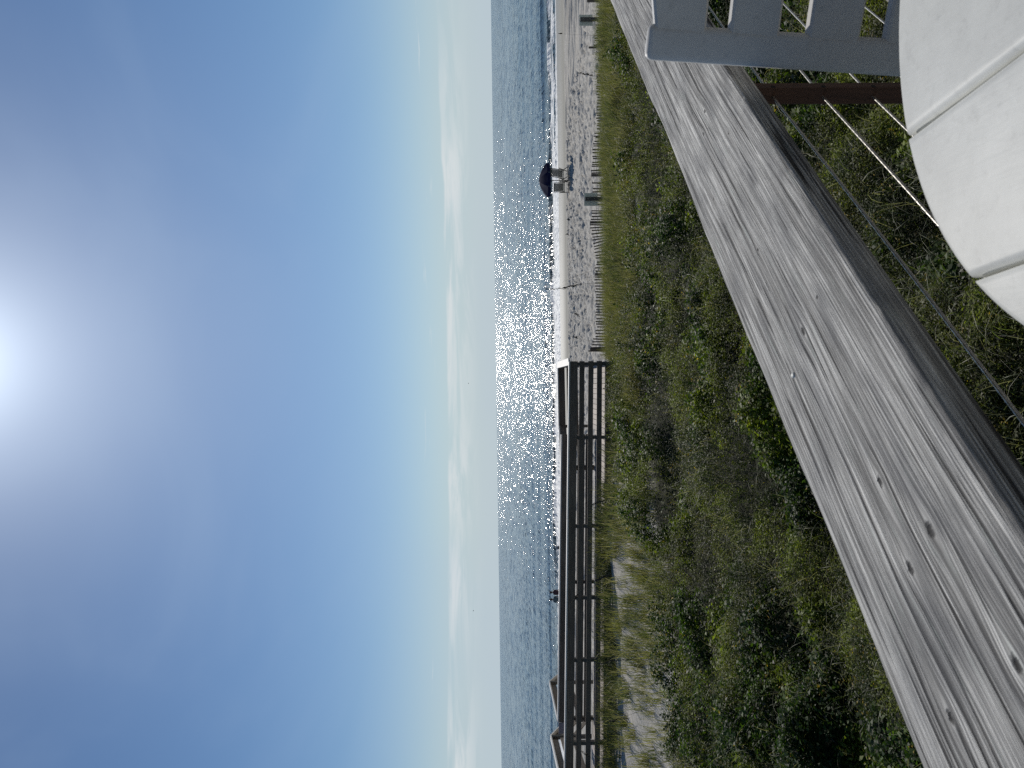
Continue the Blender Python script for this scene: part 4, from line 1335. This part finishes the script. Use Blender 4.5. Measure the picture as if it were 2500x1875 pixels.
# sea oats one by one
M_oat = plain('sea_oat_stem', (0.06, 0.055, 0.03), 0.7)
M_seed = plain('sea_oat_seed', (0.075, 0.058, 0.035), 0.8)
def catmull(pts, n):
    out = []
    P = [pts[0]] + pts + [pts[-1]]
    for i in range(1, len(P) - 2):
        for j in range(n):
            t = j / n
            a, b, c, d = P[i-1], P[i], P[i+1], P[i+2]
            out.append(0.5 * ((2*b) + (c-a)*t + (2*a - 5*b + 4*c - d)*t*t + (3*b - a - 3*c + d)*t*t*t))
    out.append(P[-2])
    return out
def sea_oat(px_pts, Y, seed_frac, label, r0=0.004, drop=0.045, dens=26, wide=1.0):
    pts = [PY(x, y, Y) for x, y in px_pts]
    # carry the stalk down into the ground
    foot = pts[0].copy(); g = float(ground_z(foot.x, foot.y))
    if foot.z > g:
        foot = Vector((foot.x + (pts[0].x - pts[1].x) * 0.1, Y, g - 0.03)); pts = [foot] + pts
    c = catmull(pts, 8)
    e = empty('sea_oat', (c[0].x, c[0].y, c[0].z), label, 'sea oat', 'tall sea oat stalks with seed heads')
    m_ = len(c)
    MB().tube(c, [r0 * (1 - 0.72 * i / (m_ - 1)) for i in range(m_)], 5).build('stem', M_oat, e, True)
    if seed_frac > 0:
        i0 = int(m_ * (1 - seed_frac))
        mb = MB()
        rs = random.Random(int(px_pts[0][0] * 7 + px_pts[0][1]))
        for k in range(dens):
            q = i0 + (m_ - 1 - i0) * (k + 0.5) / dens
            a = c[int(q)].lerp(c[min(int(q) + 1, m_ - 1)], q % 1)
            fr = k / dens
            ln = drop * (0.6 + 0.7 * math.sin(math.pi * min(1, fr * 0.9 + 0.08))) * rs.uniform(0.7, 1.3)
            ang = rs.uniform(0, 6.28); sp2 = 0.35 * ln * wide
            tip = a + Vector((math.cos(ang) * sp2, math.sin(ang) * sp2, -ln))
            d = (tip - a); sd = d.cross(Vector((rs.random() - .5, rs.random() - .5, rs.random() - .5))).normalized() * ln * 0.21
            th_ = d.cross(sd).normalized() * ln * 0.05
            md_ = a + d * 0.55
            mb.add([a, md_ + sd, tip, md_ - sd, md_ + th_, md_ - th_], [(0, 1, 4), (1, 2, 4), (2, 3, 4), (3, 0, 4), (1, 0, 5), (2, 1, 5), (3, 2, 5), (0, 3, 5)])
        mb.build('seed_head', M_seed, e)
    return e
sea_oat([(1600, 655), (1530, 684), (1450, 691), (1395, 697), (1368, 704), (1330, 707)], 15.0, 0.42, 'tall sea oat stalk whose dark seed head stands against the sea glitter', dens=30, drop=0.065)
sea_oat([(1640, 632), (1560, 641), (1455, 660), (1400, 676), (1372, 690)], 14.0, 0.0, 'bare curved grass stalk right beside the tall seed head', 0.0035)
sea_oat([(1600, 668), (1540, 671), (1450, 676), (1410, 684), (1366, 700)], 14.6, 0.0, 'bare stalk crossing just left of the twin bare stalks', 0.003)
sea_oat([(1575, 190), (1500, 188), (1455, 186), (1432, 182), (1408, 178)], 18.5, 0.42, 'sea oat with a thick dark seed head in front of the dark fence post', dens=30, drop=0.06)
sea_oat([(1575, 197), (1500, 194), (1470, 192)], 18.2, 0.0, 'short bare stalk beside the dark fence post', 0.004)
sea_oat([(1520, 92), (1460, 88), (1400, 84), (1362, 82)], 21.0, 0.12, 'slender sea oat with a small dark tip at the wet sand edge', 0.003, 0.07, 10, 0.5)
sea_oat([(1600, 277), (1530, 281), (1490, 286)], 17.5, 0.0, 'pair of bare stalks above the sandy patch, left one', 0.005)
sea_oat([(1600, 279), (1540, 276), (1505, 272)], 17.4, 0.0, 'pair of bare stalks above the sandy patch, right one', 0.005)
sea_oat([(1560, 1250), (1500, 1262), (1452, 1250), (1440, 1238), (1452, 1228), (1474, 1222)], 16.0, 0.33, 'drooping brown seed head over the sand patch right of the pair of people', drop=0.05)
sea_oat([(1600, 1436), (1520, 1440), (1460, 1428), (1452, 1418), (1465, 1410), (1492, 1402)], 14.6, 0.38, 'drooping dark sea oat seed head below the pair of people', drop=0.075, dens=26)
sea_oat([(1480, 1425), (1430, 1436), (1408, 1452), (1402, 1462), (1392, 1474)], 15.6, 0.55, 'arching pale brown sea oat crossing the near boardwalk rail', drop=0.04)
sea_oat([(1585, 1390), (1520, 1387), (1450, 1384)], 15.0, 0.0, 'straight thin bare stalk standing in the sand patch', 0.003)
sea_oat([(1656, 1708), (1600, 1722), (1530, 1748), (1486, 1762)], 12.0, 0.16, 'long bent stalk leaning left over the pale sand', 0.0045)
sea_oat([(1620, 1612), (1560, 1610), (1500, 1612), (1465, 1620)], 13.5, 0.5, 'dark feathery stalk before the third boardwalk post', 0.004, 0.05, 22)
sea_oat([(1640, 1840), (1560, 1838), (1480, 1852), (1440, 1850), (1415, 1832)], 12.6, 0.2, 'sea oat at the far left in front of the thick boardwalk post', 0.004, 0.04)
sea_oat([(1520, 545), (1460, 540), (1382, 536)], 20.0, 0.1, 'thin upright stalk crossing the sand below the umbrella chairs', 0.003, 0.05, 10)
sea_oat([(1510, 560), (1450, 585), (1410, 577), (1380, 572)], 20.5, 0.1, 'thin bent stalk rising from the splayed fence slats', 0.003, 0.05, 10)
sea_oat([(1530, 800), (1470, 790), (1420, 775), (1400, 765)], 18.5, 0.25, 'thin grassy stalk leaning right, nearest the boardwalk end', 0.003, 0.05, 12)
sea_oat([(1530, 838), (1470, 835), (1430, 830), (1395, 822)], 18.6, 0.2, 'thin pale stalk leaning over the sand by the last fence post', 0.003, 0.05, 12)

# small yellow beach flowers and fallen white flecks are part of the shrubs
def flecks(n0):
    X, Y = scatter(n0, 3.6, 16.5, 0.7)
    keep = (rng.random(len(X)) < veg_mask(X, Y)); X, Y = X[keep], Y[keep]; n = len(X)
    c0 = np.stack([X, Y, ground_z(X, Y) + np.maximum(canopy_h(X, Y), .08) + 0.005], -1)
    a = rng.normal(0, 1, (n, 3)); a /= np.linalg.norm(a, axis=1, keepdims=True)
    b = np.cross(a, rng.normal(0, 1, (n, 3))); b /= np.linalg.norm(b, axis=1, keepdims=True)
    s_ = rng.uniform(0.004, 0.010, (n, 1))
    V = np.stack([c0 - a * s_, c0 - b * s_ * .6, c0 + a * s_, c0 + b * s_ * .6], 1)
    col = np.where((rng.random(n) < 0.2)[:, None], np.array([0.62, 0.45, 0.03]), np.array([0.66, 0.66, 0.58])) * rng.uniform(0.6, 1.1, (n, 1))
    o = np_mesh('tiny_flowers', V.reshape(-1, 3), np.arange(n * 4).reshape(-1, 4), M_grass, False, {'tint': np.repeat(col, 4, 0)})
    tag(o, 'tiny white and yellow flowers scattered over the dune shrubs', 'flowers', kind='stuff')
flecks(450)
